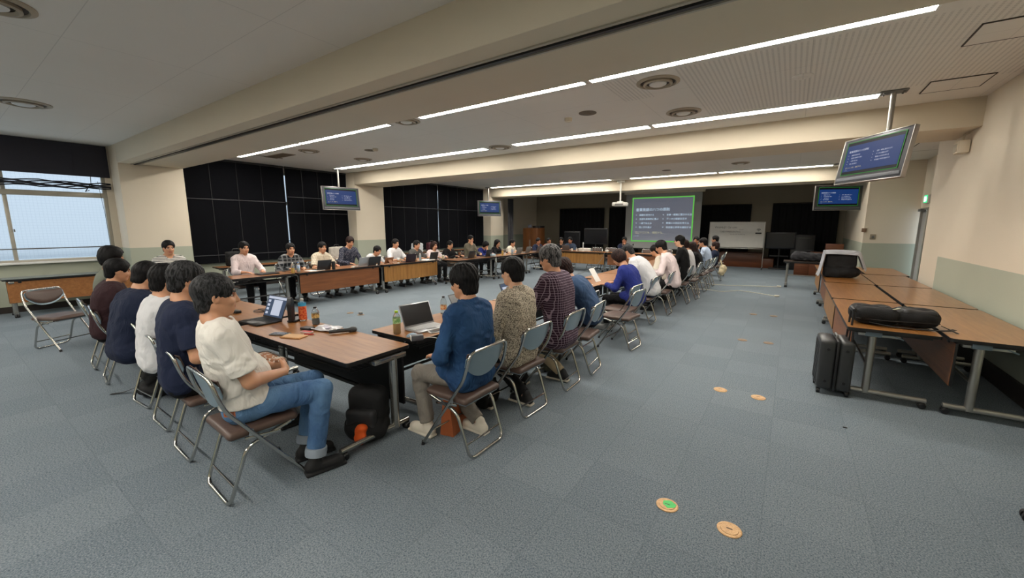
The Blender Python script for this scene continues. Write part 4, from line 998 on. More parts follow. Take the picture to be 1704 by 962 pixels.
PLAIDP = check_cloth('plum_check', (48, 30, 44), (150, 132, 146), 42, .17); PLAIDK = check_cloth('black_grey_plaid', (34, 36, 40), (110, 112, 114), 12, .3, (150, 150, 150)); CRCH = check_cloth('cream_fine_check', (214, 204, 184), (150, 136, 116), 26, .14)
STRIPE = stripe_cloth('black_white_stripe', (222, 220, 214), (30, 30, 34), 38, .36); LEO = spot_cloth('speckled_print', (196, 184, 164), (70, 62, 56), 130, .44); NPAT = spot_cloth('navy_print', (34, 40, 58), (120, 120, 130), 60, .42)
S_WHITE = pm('white_canvas_shoe', (214, 206, 190), .6); S_BLK = pm('black_trainer', (22, 22, 24), .7, bump=.2); S_SOLE = pm('rubber_sole', (30, 30, 32), .7)
# near row: they sit with their left side to us and face the tables in front (+Y)
a, J1 = person('man in a white T-shirt and cuffed jeans, nearest the camera, hands clasped', (-2.80, .945, 1.235), -14, lean=-9, pitch=6, hyaw=R(0), top=W_TEE, bottom=JEANS, hair='crop', hm=HGD, sleeve='short', shoes=S_BLK,
    hands='clasp', cuff=True, low=.565, belly=.03, build=1.1, feet={-1: (-.02, .36), 1: (.20, .36)}, knees={-1: (-.08, .46, .55), 1: (.17, .44, .565)}, fold=1.3, sc=1.08)
# leather patch on the jeans
b = MB(); Mq = Matrix.Translation((.163, -.070, .548)) @ Matrix.Rotation(R(52), 4, 'Z') @ Matrix.Rotation(R(90), 4, 'X')
b.m(pm('tan_leather_patch', (176, 100, 56), .5)).prism([(-.033, -.02), (.033, -.02), (.033, .02), (-.033, .02)], -.003, .003, Mq)
b.m(pm('patch_print', (120, 58, 34), .5)).prism([(-.026, -.013), (.026, -.013), (.026, .013), (-.026, .013)], .003, .0036, Mq); b.build('leather_patch', None, a)
person('man in a navy T-shirt, greying black hair, right behind the white T-shirt', (-3.53, 1.03, 1.26), -8, lean=6, pitch=16, top=NAVY, hair='full', hm=HGD, sleeve='short', bottom=BLACKC, hands='lap', build=1.05, feet={-1: (-.1, .42), 1: (.16, .62)})
person('seated person in a white polo with straight black hair, third from the camera', (-4.20, 1.09, 1.20), -5, lean=10, pitch=14, top=WHITE, hair='full', sleeve='short', hands='table', bottom=BLACKC, collar=True)
person('seated man in a dark navy jacket with a white face mask, fourth from the camera', (-4.88, 1.13, 1.19), 5, lean=16, pitch=26, hyaw=-.25, top=NAVY2, hair='short', hands='table', mask=True, bottom=NAVY, collar=True, hem=.05, fold=1.2, build=1.05)
person('broad person in a dark maroon long-sleeved top, sitting beyond the gap in the near row', (-5.92, 1.14, 1.17), -10, lean=12, pitch=14, hyaw=-.5, top=MAROON, hair='short', hands='table', build=1.35, bottom=BLACKC, fold=1.4)
person('person in a grey-green shirt at the far left end of the near row', (-6.62, 1.24, 1.27), -8, lean=8, pitch=10, top=SAGE, hair='floppy', hands='table', bottom=BLACKC)
for x, y, d, lab in ((-2.765, 1.055, -3, 'folding chair under the man in the white T-shirt, nearest the camera'), (-3.50, 1.09, -2, 'folding chair under the man in the navy T-shirt with greying hair'), (-4.17, 1.14, 0, 'folding chair under the person in the white polo'),
    (-4.84, 1.17, 4, 'folding chair under the man with the white face mask'), (-5.88, 1.13, -6, 'folding chair under the broad person in dark maroon'), (-6.6, 1.16, -4, 'folding chair under the person in grey-green'),
    (-8.10, .93, -62, 'empty folding chair standing alone at the far left')):
    seat(x, y, d, lab)
# right row: backs to the camera, facing -X
person('man in a denim shirt and grey trousers, nearest of the right row', (-1.965, 2.22, 1.235), 90, lean=2, pitch=12, top=DSHIRT, bottom=GREYT, hair='full', hands='lap', shoes=S_WHITE, hem=.07, low=.455, collar=True, fold=1.5, build=1.02, feet={-1: (-.14, .34), 1: (.12, .02)}, sc=1.03)
person('man in a speckled beige shirt, second in the right row', (-1.98, 2.87, 1.25), 88, lean=4, pitch=10, top=LEO, bottom=BLACKC, hair='short', hands='lap', shoes=S_BLK, sole=S_WHITE, hem=.06, collar=True, skin='light', feet={-1: (-.13, .25), 1: (.12, .0)})
person('grey-haired man in a plum checked shirt and khaki trousers, third in the right row', (-2.0, 3.57, 1.32), 92, lean=8, pitch=16, top=PLAIDP, bottom=BEIGE, hair='short', hm=HG, hands='table', build=1.22, sc=1.08, hem=.02, fold=.9, shoes=S_BLK, sole=S_WHITE, feet={-1: (-.15, .35), 1: (.12, .02)})
person('man with wavy dark hair in a steel-blue shirt leaning forward, fourth in the right row', (-2.28, 4.42, 1.12), 100, lean=34, pitch=30, top=TEAL, bottom=cloth('dark_blue_trousers', (24, 28, 40)), hair='full', hm=HBR, hands='table', build=1.08)
person('woman with a dark bob in a royal blue jacket reading at the table', (-2.2, 6.12, 1.15), 86, lean=26, pitch=34, top=ROYAL, bottom=BLACKC, hair='bob', hm=HBR, hands='table', female=True, hem=.06, shoes=pm('silver_grey_shoe', (150, 150, 150), .4))
person('man in a white shirt hunched low over the table in the right row', (-2.33, 6.92, 1.2), 92, lean=36, pitch=34, top=WHITE, bottom=NAVY, hair='crop', hm=HGD, hands='table', build=1.12, collar=True)
person('man in a pale pink shirt with black hair looking down, mid right row', (-2.06, 8.02, 1.24), 96, lean=22, pitch=26, top=PINKW, bottom=BLACKC, hair='short', hands='table', collar=True, fold=1.3, build=1.05)
person('man in a short-sleeved white shirt leaning on the table beyond the pale pink shirt', (-2.35, 8.72, 1.12), 88, lean=34, pitch=24, top=CRM, hair='short', sleeve='short', hands='table', bottom=BLACKC)
person('man with glasses in a black shirt, tallest head of the mid right row', (-2.02, 8.62+.75, 1.31), 96, lean=12, pitch=8, top=BLACKC, hair='short', hands='table', glasses=True, collar=True, skin='light', bottom=BLACKC)
person('man in a white shirt with brown hair beside the long-haired woman', (-2.12, 10.35, 1.19), 84, lean=16, pitch=12, top=WHITE, hair='short', hm=HBR, hands='table', bottom=BLACKC)
person('woman with long brown hair in black looking down in the right row', (-2.05, 10.95, 1.11), 88, lean=16, pitch=26, top=BLACKC, hair='long', hm=HBR, hands='table', female=True, bottom=BLACKC)
person('man in a dark suit facing us near the far right corner', (-2.6, 14.5, 1.15), 175, lean=4, pitch=4, top=BLACKC, hair='short', hands='lap', skin='tan', jacket=1, bottom=BLACKC)
person('man in a light blue shirt resting chin on hand near the far right corner', (-2.0, 12.15, 1.18), 92, lean=14, pitch=10, top=LBLUE, hair='short', hands='chin', bottom=BLACKC, collar=True)
person('person in blue jacket and beige trousers leaning back, end of the right row', (-1.87, 13.4, 1.03), 92, lean=-6, pitch=2, top=NAVY, hair='floppy', hm=HBR, hands='lap', bottom=BEIGE, hem=.03)
person('dark-haired person behind the one in the blue jacket at the far right', (-2.06, 14.65, 1.19), 100, lean=2, pitch=4, top=BLACKC, hair='short', hands='lap', bottom=BLACKC)
RC = [(-1.955, 2.185, 90, 'folding chair of the man in the denim shirt'), (-1.965, 2.91, 88, 'folding chair of the man in the speckled shirt'), (-1.95, 3.60, 92, 'folding chair of the man in the plum checked shirt'), (-1.93, 4.14, 96, 'folding chair of the man in the steel-blue shirt'),
      (-2.28, 4.78, 92, 'empty folding chair pushed in beyond the steel-blue shirt, only its back showing'), (-1.83, 5.28, 86, 'empty folding chair standing out in the aisle with its seat in view'), (-2.0, 5.72, 88, 'folding chair behind the woman in royal blue'),
      (-2.04, 6.85, 90, 'folding chair of the hunched man in the white shirt'), (-1.98, 7.72, 92, 'folding chair of the man in the pale pink shirt'), (-2.1, 8.6, 90, 'folding chair partly hidden beyond the pale pink shirt'), (-1.92, 9.05, 92, 'folding chair of the man in the black shirt'), (-1.86, 9.75, 88, 'empty folding chair between the black shirt and the long-haired woman'),
      (-1.95, 10.35, 90, 'folding chair of the man with brown hair and white shirt'), (-1.9, 10.98, 88, 'folding chair of the woman with long brown hair'), (-1.9, 11.55, 92, 'empty folding chair beyond the long-haired woman'), (-1.88, 12.1, 90, 'folding chair of the man in light blue'), (-1.87, 13.4, 92, 'folding chair of the person in the blue jacket'), (-1.95, 14.7, 96, 'farthest folding chair of the right row')]
for x, y, d, lab in RC: seat(x, y, d, lab)
# left row: facing +X
LRP = [('person in a black-and-white striped top at the pillar on the left', (-9.0, 2.42, 1.26), dict(lean=4, top=STRIPE, hair='short')),
 ('man in a white shirt sitting alone before the black curtain on the left', (-9.05, 3.63, 1.20), dict(lean=8, top=PINKW, collar=True, hair='short', hands='table', sleeve='rolled')),
 ('person in a black and grey plaid shirt holding a tablet in the left row', (-9.0, 4.52, 1.14), dict(lean=16, top=PLAIDK, hair='short', hyaw=-.2)),
 ('man in a cream fine-checked shirt behind the black tumbler', (-9.0, 5.25, 1.14), dict(lean=14, top=CRCH, hair='short', sleeve='short', collar=True)),
 ('person in a dark navy printed top in front of the second pillar', (-9.0, 5.98, 1.24), dict(lean=16, pitch=24, top=NPAT, hair='full', hm=HBR)),
 ('person in a white top bending low in the left row', (-8.8, 6.62, 1.0), dict(lean=34, pitch=26, top=WHITE, hair='short')),
 ('man in a short-sleeved white shirt and lanyard behind the light oak table', (-9.0, 7.38, 1.15), dict(lean=10, top=WHITE, hair='short', sleeve='short', collar=True)),
 ('man in a charcoal short-sleeved shirt behind the light oak table', (-8.9, 8.06, 1.09), dict(lean=16, top=DKGREY, hair='short', sleeve='short')),
 ('woman with long dark hair in a pale pink blouse turned to the screen', (-8.75, 8.6, 1.05), dict(lean=8, top=PINKW, hair='long', hm=HBR, female=True, hyaw=.6)),
 ('person in a black jacket over a white shirt in the left row', (-8.65, 9.18, 1.05), dict(lean=12, top=BLACKC, hair='short', jacket=1)),
 ('person in an olive grey jacket with a raised hand in the left row', (-8.6, 10.1, 1.2), dict(lean=4, top=OLIVE, hair='short', hands='chin', jacket=1)),
 ('woman with a black bob in bright blue bending over her neck', (-8.3, 10.5, 1.0), dict(lean=24, pitch=36, top=ROYAL, hair='bob', female=True, hands='chin')),
 ('woman with long black hair in black behind an open laptop', (-8.3, 11.15, 1.04), dict(lean=8, top=BLACKC, hair='long', female=True, pitch=12)),
 ('man in a beige T-shirt looking towards the screen at the end of the left row', (-8.15, 11.85, 1.03), dict(lean=10, top=CRM, hair='short', sleeve='short', hyaw=.5, hands='clasp'))]
for i, (lab, hd_, kw) in enumerate(LRP):
    kw.setdefault('pitch', 10); kw.setdefault('hands', 'table'); kw.setdefault('bottom', BLACKC if i % 3 else GREYT)
    r, J = person(lab, hd_, -90+[0, 4, -6, 3, -4, 6][i % 6], **kw)
    seat(r.location.x+.06, r.location.y, -90, 'folding chair of the '+re_cut(lab))
# far row
FRP = [('man in a dark navy T-shirt in the far left corner, forearm on the table', (-7.95, 13.3, 1.045), -112, dict(lean=8, top=NAVY, hair='short', sleeve='short', skin='tan', hyaw=.3)),
 ('shaven-headed man in orange next to the navy T-shirt', (-7.85, 13.95, 1.04), -130, dict(lean=6, top=ORANGE, hair='crop', skin='tan', glasses=True, sleeve='short')),
 ('man with glasses in black behind a laptop in the far row', (-7.86, 15.0, .99), -165, dict(lean=8, top=BLACKC, hair='full', glasses=True)),
 ('man in a slate shirt sitting upright behind the paper cups in the far row', (-7.12, 14.32, 1.07), 190, dict(lean=2, top=SLATE, hair='short', skin='tan', collar=True)),
 ('speaker in a dark navy suit holding a microphone beside the projection screen', (-4.97, 14.35, 1.11), 190, dict(lean=4, top=NAVY, hair='short', hands='mic', jacket=1, skin='tan'))]
for lab, hd_, fc, kw in FRP:
    kw.setdefault('pitch', 6); kw.setdefault('hands', 'table'); kw.setdefault('bottom', BLACKC)
    r, J = person(lab, hd_, fc, **kw); a_ = R(fc)
    seat(r.location.x-math.sin(a_)*.06, r.location.y+math.cos(a_)*.06, fc, 'folding chair of the '+lab.split(' in the far')[0].split(' beside')[0].split(' next to')[0])
    if 'speaker' in lab:
        b = MB(); b.prism([(-.045, .0), (.045, .0), (.0, -.16)], 0, .01, Matrix.Translation((0, .125, 0.96)) @ Matrix.Rotation(R(90), 4, 'X')); b.build('shirt_front', WHITE, r)
        m_ = J['W'][1]; b = MB(); w1 = Vector(m_)+Vector((-.02, .02, .03)); b.tube([w1-Vector((-.0, .06, .12)), w1], .012, 10); b.lathe([(.001, -.026), (.022, -.015), (.026, 0), (.02, .02), (.001, .027)], tuple(w1+Vector((0, .012, .024))), 16); o = b.build('held_microphone', M_BLACK)
        o.matrix_world = Matrix.Translation(r.location) @ Matrix.Rotation(a_, 4, 'Z'); tag(o, 'black microphone held to the mouth by the speaker in the suit', 'microphone')
for x, y, lab in ((-6.15, 14.45, 'empty folding chair behind the far table, left of the speaker, only its rounded back showing'), (-5.6, 14.5, 'empty folding chair right beside the speaker, behind the far table'), (-4.2, 14.45, 'empty folding chair behind the far table, under the projected slide'), (-3.6, 14.5, 'empty folding chair behind the far table, right of the desk microphone')):
    seat(x, y, 180, lab)
# ---------------------------------------------------------------- things on the tables
ZT = .7005
M_LAPD = pm('laptop_dark_grey', (58, 58, 60), .35, .5); M_LAPS = pm('laptop_silver', (178, 178, 180), .3, .6); M_KEYS = pm('keyboard_black', (24, 24, 26), .6); M_PAPER = pm('white_paper', (222, 220, 214), .8, bump=.05)
M_SCOFF = pm('glossy_dark_display', (20, 21, 25), .22, spec=.5)
def laptop(x, y, deg, label, body=None, screen='off', W=.31, D=.215, ang=112, z=ZT):
    """keyboard edge towards local -Y (the user), lid at +Y"""
    body = body or M_LAPD; r = thing('laptop', label, 'laptop', (x, y, z), R(deg))
    b = MB(); b.box((0, 0, .008), (W, D, .016), .005); b.build('base', body, r)
    b = MB()
    for i in range(5):
        for j in range(13): b.box((-W*.44+W*.88*(j+.5)/13, D*.38-i*D*.105, .0168), (W*.88/13*.86, D*.09, .0022))
    b.build('keyboard', M_KEYS if body is not M_LAPS else pm('light_keys', (196, 196, 196), .5), r)
    b = MB(); b.box((0, -D*.33, .0165), (W*.32, D*.22, .001)); b.build('trackpad', M_GREYPL, r)
    a = R(ang-90); M = Matrix.Translation((0, D/2-.004, .014)) @ Matrix.Rotation(-a, 4, 'X')
    b = MB(); b.box((0, .0, D/2), (W, .007, D), .003); l = b.build('lid', body, r); l.matrix_local = M
    b = MB(); b.box((0, -.0042, D/2+.003), (W*.95, .001, D*.88)); d = b.build('display', M_SCOFF if screen == 'off' else emis('laptop_display_on', (60, 78, 104), .8), l)
    if screen == 'doc':
        b = MB(); b.box((W*.08, -.0052, D*.47), (W*.44, .0008, D*.66)); b.box((0, -.0052, D*.88), (W*.92, .0008, D*.1))
        for k in range(4): b.box((-W*.36, -.0052, D*.72-k*D*.17), (W*.12, .0008, D*.1))
        b.build('document', emis('document_white', (205, 212, 228), .85), d if False else l)
    if screen == 'win':
        b = MB(); b.box((-W*.1, -.0052, D*.52), (W*.6, .0008, D*.5)); b.build('window', emis('document_white', (205, 212, 228), .85), l)
    return r
laptop(-4.27, 1.79, 3, 'dark laptop showing a document with a page list, on the nearest table', screen='doc', W=.35, D=.24, ang=112)
laptop(-2.72, 2.55, 84, 'silver laptop with a dark glossy screen in front of the man in denim', M_LAPS, W=.34, D=.22, ang=112)
laptop(-2.78, 3.28, 92, 'dark laptop with a grey screen in front of the man in the speckled shirt', W=.32, D=.22, ang=118)
laptop(-2.80, 4.22, 92, 'dark laptop with a lit blue screen beside the man in the plum check', screen='win', W=.33, D=.22, ang=115)
laptop(-2.85, 6.05, 96, 'dark grey laptop with its lid up, before the woman in royal blue', ang=110)
laptop(-2.7, 8.1, 88, 'grey laptop in front of the man in the pale pink shirt', ang=105)
for x, y, d, lab, m in ((-8.3, 4.78, -90, 'tablet-like dark laptop open before the plaid shirt', M_LAPD), (-8.26, 5.72, -84, 'silver laptop with its lid towards us, right of the black tumbler', M_LAPS), (-8.24, 6.02, -92, 'black laptop with its lid towards us beside the silver one', M_LAPD), (-8.22, 7.12, -95, 'dark purple-black laptop at the start of the light oak table', pm('laptop_plum', (38, 24, 34), .4)),
    (-8.25, 7.95, -88, 'black laptop with its lid towards us on the light oak table', M_LAPD), (-7.73, 8.95, -86, 'black laptop in front of the long-haired woman in pink', M_LAPD), (-7.71, 9.75, -90, 'wide black laptop in front of the black jacket', M_LAPD), (-7.63, 11.3, -92, 'grey laptop before the woman with long black hair', M_GREYPL), (-7.63, 11.85, -88, 'grey laptop before the man in the beige T-shirt', M_GREYPL), (-7.58, 12.5, -88, 'brown-grey laptop left of the water bottle in the far left row', pm('laptop_brown_grey', (92, 84, 82), .4)),
    (-7.0, 13.85, 182, 'laptop with its lid towards us in front of the man in black with glasses', pm('laptop_brown_grey', (92, 84, 82), .4))):
    laptop(x, y, d, lab, m, ang=108)
r = thing('laptop', 'closed dark laptop in front of the man in the white shirt on the left', 'laptop', (-8.45, 3.75, ZT), R(-90)); b = MB(); b.box((0, 0, .010), (.36, .25, .018), .005); b.build('base', M_LAPD, r); b = MB(); b.box((0, 0, .0205), (.355, .245, .004), .002); b.build('lid', M_BLACK, r)
M_PET = NT('clear_bottle_plastic', .05); M_PET.b.inputs['Transmission Weight'].default_value = .9; M_PET.b.inputs['IOR'].default_value = 1.2; M_PET.b.inputs['Base Color'].default_value = (.85, .9, .9, 1); M_PET = M_PET.m
def bottle(x, y, label, liquid, fill, labelm, cap, h=.215, rad=.033, lz=(.09, .15), waist=False, z=ZT):
    r = thing('drink_bottle', label, 'bottle', (x, y, z)); q = h/.215
    pr = [(.001, .002), (rad*.8, 0), (rad, .008), (rad, .06*q), (rad*(.86 if waist else .97), .08*q), (rad, .10*q), (rad, .15*q), (rad*.75, .175*q), (rad*.42, .192*q), (rad*.4, .2*q)]
    b = MB(); b.lathe(pr, seg=24, cap=False); b.build('bottle_body', M_PET, r)
    if fill > 0:
        pts = [(max(a-.0018, .0005), c+.002) for a, c in pr if c < h*fill]+[(rad*.95, h*fill), (.0005, h*fill)]
        b = MB(); b.lathe(pts, seg=24, cap=False); b.build('liquid', liquid, r)
    if labelm:
        b = MB(); b.lathe([(rad+.0012, lz[0]*q), (rad+.0012, lz[1]*q)], seg=24, cap=False); b.build('bottle_label', labelm, r)
    b = MB(); b.lathe([(rad*.43, h*.915), (rad*.45, h*.92), (rad*.45, h*.99), (rad*.36, h), (.001, h)], seg=20, cap=False); b.build('bottle_cap', cap, r); return r
def label_mat(name, cols, sc=40):
    t = NT(name, .35); x, y, z = t.xyz(); n = t.noise(sc, 2)
    c = t.mix(t.ramp(n, .42, .55), lin(cols[0]), lin(cols[1])); c = t.mix(t.math('GREATER_THAN', z, cols[3]), c, lin(cols[2])); t.col(c); return t.m
TEA = pm('amber_tea', (176, 128, 40), .1, var=.02); COLA = pm('dark_cola', (28, 14, 10), .1); JUICE = pm('orange_yellow_juice', (214, 170, 40), .15); WATER = pm('water', (190, 205, 212), .05)
bottle(-3.99, 2.07, 'tall red and blue labelled drink bottle with a white cap on the nearest table', COLA, 0, label_mat('red_fruit_label', ((206, 58, 40), (232, 128, 70), (70, 170, 214), .150), 60), M_WHITE, h=.225, rad=.036, lz=(.012, .175))
bottle(-3.72, 2.05, 'small cola bottle, half full and black-capped, on the nearest table', COLA, .45, label_mat('cola_gold_label', ((226, 190, 120), (150, 110, 60), (235, 225, 200), .2), 50), M_BLACK, h=.175, rad=.034, lz=(.085, .135), waist=True)
bottle(-2.80, 2.27, 'green tea bottle with a lime cap beside the silver laptop', TEA, .48, label_mat('pale_green_label', ((196, 214, 160), (120, 170, 100), (214, 226, 190), .3), 45), pm('lime_cap', (176, 212, 40), .4), h=.21, lz=(.1, .15))
bottle(-3.02, 3.08, 'clear bottle with an orange label and black cap between denim and speckled shirts', WATER, 0, label_mat('orange_label', ((224, 120, 70), (240, 210, 160), (235, 230, 215), .3), 40), M_BLACK, h=.2, lz=(.06, .11))
bottle(-2.98, 5.35, 'small clear bottle with a white cap beside the red wrapper', WATER, .3, None, M_WHITE, h=.15)
bottle(-2.45, 11.9, 'clear bottle with blue label in front of the light blue shirt', WATER, .6, label_mat('blue_label', ((60, 110, 180), (200, 215, 235), (70, 130, 190), .3)), M_WHITE)
for x, y, lab, lq, f, lm, cp in ((-8.18, 4.12, 'yellow juice bottle with white cap before the plaid shirt', JUICE, .5, None, M_WHITE), (-8.2, 4.24, 'clear bottle with a blue cap beside the yellow juice', WATER, .7, label_mat('blue_label2', ((90, 140, 200), (210, 220, 235), (70, 130, 190), .3)), pm('blue_cap', (60, 120, 190), .4)),
    (-8.15, 7.32, 'bottle of pale tea at the middle of the light oak table', TEA, .3, None, M_WHITE), (-8.15, 7.48, 'clear water bottle on the light oak table', WATER, .8, None, M_WHITE), (-7.68, 9.22, 'tea bottle with a yellow-green cap before the black jacket', TEA, .4, None, pm('lime_cap', (176, 212, 40), .4)),
    (-7.53, 9.98+.4, 'bright yellow juice bottle in front of the olive jacket', JUICE, .7, None, M_WHITE), (-7.48, 10.95-.1, 'clear water bottle before the woman in bright blue', WATER, .7, label_mat('pale_label', ((200, 210, 225), (150, 165, 190), (220, 225, 235), .3)), M_WHITE), (-7.45, 13.0, 'pale blue plastic bottle at the far end of the left row', WATER, .8, None, M_WHITE)):
    bottle(x, y, lab, lq, f, lm, cp)
def cup(x, y, label, mat, h=.1, r0=.028, r1=.038, lid=True, sleeve=None):
    r = thing('drink_cup', label, 'cup', (x, y, ZT)); b = MB(); b.lathe([(.001, 0), (r0, 0), (r1, h), (r1-.002, h), (r0-.002, .004), (.001, .004)], seg=24, cap=False); b.build('cup_body', mat, r)
    if lid: b = MB(); b.lathe([(r1+.002, h-.004), (r1+.002, h+.006), (r1*.8, h+.014), (.001, h+.014)], seg=24, cap=False); b.build('cup_lid', M_WHITE, r)
    if sleeve: b = MB(); b.lathe([(r0+(r1-r0)*.25+.0015, h*.25), (r0+(r1-r0)*.7+.0015, h*.7)], seg=24, cap=False); b.build('cup_sleeve', sleeve, r)
KR = pm('kraft_sleeve', (170, 120, 74), .7); PC = pm('paper_cup_white', (226, 222, 214), .6)
cup(-8.15, 4.98, 'tall black tumbler on the left row before the cream checked shirt', M_BLACK, .17, .034, .04, False)
cup(-8.15, 6.08, 'white takeaway cup with brown sleeve beside the black laptop', PC, .12, sleeve=KR); cup(-8.12, 6.72, 'second white takeaway cup with brown sleeve, at the start of the light oak table', PC, .12, sleeve=KR)
cup(-8.15, 8.35, 'small beige cup at the far end of the light oak table', pm('beige_cup', (190, 176, 140), .5)); cup(-7.58, 10.3+.28, 'small white paper cup beside the bright yellow bottle', PC, .08, lid=False)
cup(-6.75, 13.75, 'white paper cup before the man in slate, left of two', PC, .09, lid=False); cup(-6.55, 13.74, 'white paper cup before the man in slate, right of two', PC, .09, lid=False)
def slab(name, label, cat, x, y, deg, size, mat, parts=(), z=ZT, bev=.003):
    r = thing(name, label, cat, (x, y, z), R(deg)); b = MB(); b.box((0, 0, size[2]/2), size, bev); b.build(parts[0] if parts else 'body', mat, r)
    if len(parts) > 1: b = MB(); b.box((0, 0, size[2]+.0006), (size[0]*.86, size[1]*.84, .0012)); b.build(parts[1], parts[2], r)
    return r
# nearest table
r = thing('document_camera', 'black upright stand with a flat foot beside the red labelled bottle', 'stand', (-4.02, 1.99, ZT), R(-50))
b = MB(); b.box((-.05, 0, .012), (.2, .09, .024), .01); b.build('foot', M_BLACK, r); b = MB(); b.prism([(-.035, 0), (.035, 0), (.04, .14), (.034, .2), (.018, .226), (-.008, .23), (-.03, .21), (-.04, .14)], -.018, .018, Matrix.Translation((.04, .0, .02)) @ Matrix.Rotation(R(90), 4, 'X')); b.build('upright', M_BLACK, r)
slab('smartphone', 'long dark grey phone lying near the sitters edge of the nearest table', 'phone', -3.63, 1.67, 28, (.16, .075, .011), M_GREYPL, ('phone_body', 'phone_glass', pm('phone_glass', (52, 54, 58), .15)))
slab('notebook', 'pale tan booklet lying beside the dark phone', 'notebook', -3.45, 1.70, 20, (.2, .11, .010), pm('tan_cover', (206, 156, 104), .6), ('notebook_block', 'notebook_cover', pm('tan_cover2', (214, 168, 118), .6)))
slab('pocket_case', 'small black pocket case beside the plastic bag', 'case', -3.60, 1.90, 10, (.12, .075, .022), M_BLACK, ('case_body', 'case_top', pm('black_leather_top', (34, 34, 38), .4)), bev=.008)
slab('snack_packet', 'small white and red packet between the booklet and the plastic bag', 'packet', -3.5, 1.84, 15, (.11, .045, .012), pm('packet_white', (220, 200, 196), .5), ('packet_body', 'packet_stripe', pm('packet_red', (180, 50, 50), .5)))
r = thing('red_pen', 'short red pen lying beside the booklet', 'pen', (-3.40, 1.81, ZT+.006), R(30)); b = MB(); b.tube([(-.05, 0, 0), (.04, 0, 0)], .005, 8); b.build('barrel', pm('red_barrel', (184, 44, 40), .3), r); b = MB(); b.tube([(.04, 0, 0), (.055, 0, 0)], .003, 8); b.build('tip', M_STEEL, r)
v = Vol((-.16, -.13, -.01), (.16, .13, .05), .005); v.rbox((0, 0, .008), (.24, .17, .012), .005); V, F = v.mesh(); V[:, 2] = np.maximum(V[:, 2]+.010*np.sin(V[:, 0]*38+V[:, 1]*25)*np.sin(V[:, 1]*44)+.006, .001)
r = thing('plastic_bag', 'crumpled clear-white plastic bag beside the microphone', 'bag', (-3.46, 2.0, ZT), R(12)); mesh_obj('bag_film', V, F, [pm('milky_plastic', (206, 204, 208), .25, spec=.8)], r)
b = MB(); b.box((.0, .0, .022), (.1, .07, .006), .002, rotx(R(4))); b.build('bag_insert', pm('printed_insert', (176, 170, 186), .4), r)
r = thing('microphone', 'dark grey handheld microphone lying on the nearest table', 'microphone', (-3.22, 2.02, ZT+.022), R(62))
b = MB(); b.lathe([(.001, -.12), (.014, -.12), (.015, -.1), (.017, .03), (.022, .06), (.001, .06)], rot=roty(R(90)), seg=20, cap=False); b.build('handle', pm('mic_grey', (52, 52, 54), .4), r)
b = MB(); b.lathe([(.022, .058), (.026, .064), (.026, .085), (.02, .105), (.008, .114), (.001, .115)], rot=roty(R(90)), seg=20, cap=False); b.build('grille', pm('mic_grille', (78, 78, 78), .45, .5, bump=.6, bs=400), r)
b = MB(); b.box((-.04, 0, .0165), (.022, .008, .004), .001); b.build('switch', M_BLACK, r)
# by the denim sitter
r = thing('power_adapter', 'grey box power adapter with a white cable at the table corner', 'adapter', (-2.50, 2.23, ZT), R(60)); b = MB(); b.box((0, 0, .024), (.10, .05, .046), .006); b.build('adapter_body', pm('adapter_grey', (92, 92, 96), .4), r); b = MB(); b.box((-.052, 0, .024), (.004, .046, .042), .001); b.build('adapter_edge', M_WHITE, r)
b = MB(); b.tube(fillet([(.05, 0, .02), (.12, -.02, .018), (.17, -.10, .02), (.18, -.13, -.1), (.12, -.14, -.3)], .05), .003, 6); b.build('cable', M_WHITE, r)
slab('smartphone', 'dark phone lying right before the silver laptop', 'phone', -2.56, 2.52, 70, (.15, .075, .009), M_WHITE, ('phone_body', 'phone_glass', pm('phone_glass', (52, 54, 58), .15)))
r = thing('computer_mouse', 'light blue-grey mouse between green tea bottle and adapter', 'mouse', (-2.62, 2.28, ZT), R(70)); v = Vol((-.06, -.04, -.01), (.06, .04, .05), .004); v.ell((0, 0, .004), (.052, .03, .03), 0); v.cut((0, 0, .001), (0, 0, -1)); V, F = v.mesh(); mesh_obj('shell', V, F, [pm('mouse_blue_grey', (150, 168, 186), .3)], r); b = MB(); b.lathe([(.006, -.003), (.006, .003)], (.025, 0, .03), 12, rotx(R(90))); b.build('wheel', M_GREYPL, r)
r = thing('snack_wrapper', 'red and white food wrapper lying before the woman in royal blue', 'wrapper', (-2.9, 5.2, ZT)); v = Vol((-.1, -.08, -.01), (.1, .08, .09), .006); v.ell((0, 0, .03), (.07, .05, .04), 0); v.cut((0, 0, .001), (0, 0, -1)); V, F = v.mesh(); V = wrinkle(V, F, .008, 60); V[:, 2] = np.maximum(V[:, 2], 0); mesh_obj('wrapper_film', V, F, [pm('wrapper_red', (206, 70, 60), .3)], r)
b = MB(); b.tube([(.09*math.cos(a/3), .07*math.sin(a/3), .03+.02*math.sin(a/2)) for a in range(19)], .004, 6); b.build('wrapper_handle', M_WHITE, r)
slab('paper_stack', 'stack of printed papers under the arms of the woman in royal blue', 'papers', -2.65, 5.85, 5, (.21, .3, .012), M_PAPER, ('sheets', 'top_sheet', pm('printed_sheet', (196, 200, 206), .7)))
r = thing('paper_sheet', 'white sheet held up for reading by the woman in royal blue', 'paper', (-2.72, 6.45, .80), R(90)); b = MB(); b.grid(lambda u, v: ((u-.5)*.21, .12*(v-.5)*1.2, .22*(v-.5)+.012*math.sin(3*u)), 8, 8, True, .001); b.build('sheet', M_PAPER, r)
slab('smartphone', 'black phone lying near the paper being read in the right row', 'phone', -2.95, 6.65, 10, (.15, .075, .009), M_BLACK, ('phone_body', 'phone_glass', pm('phone_glass', (52, 54, 58), .15)))
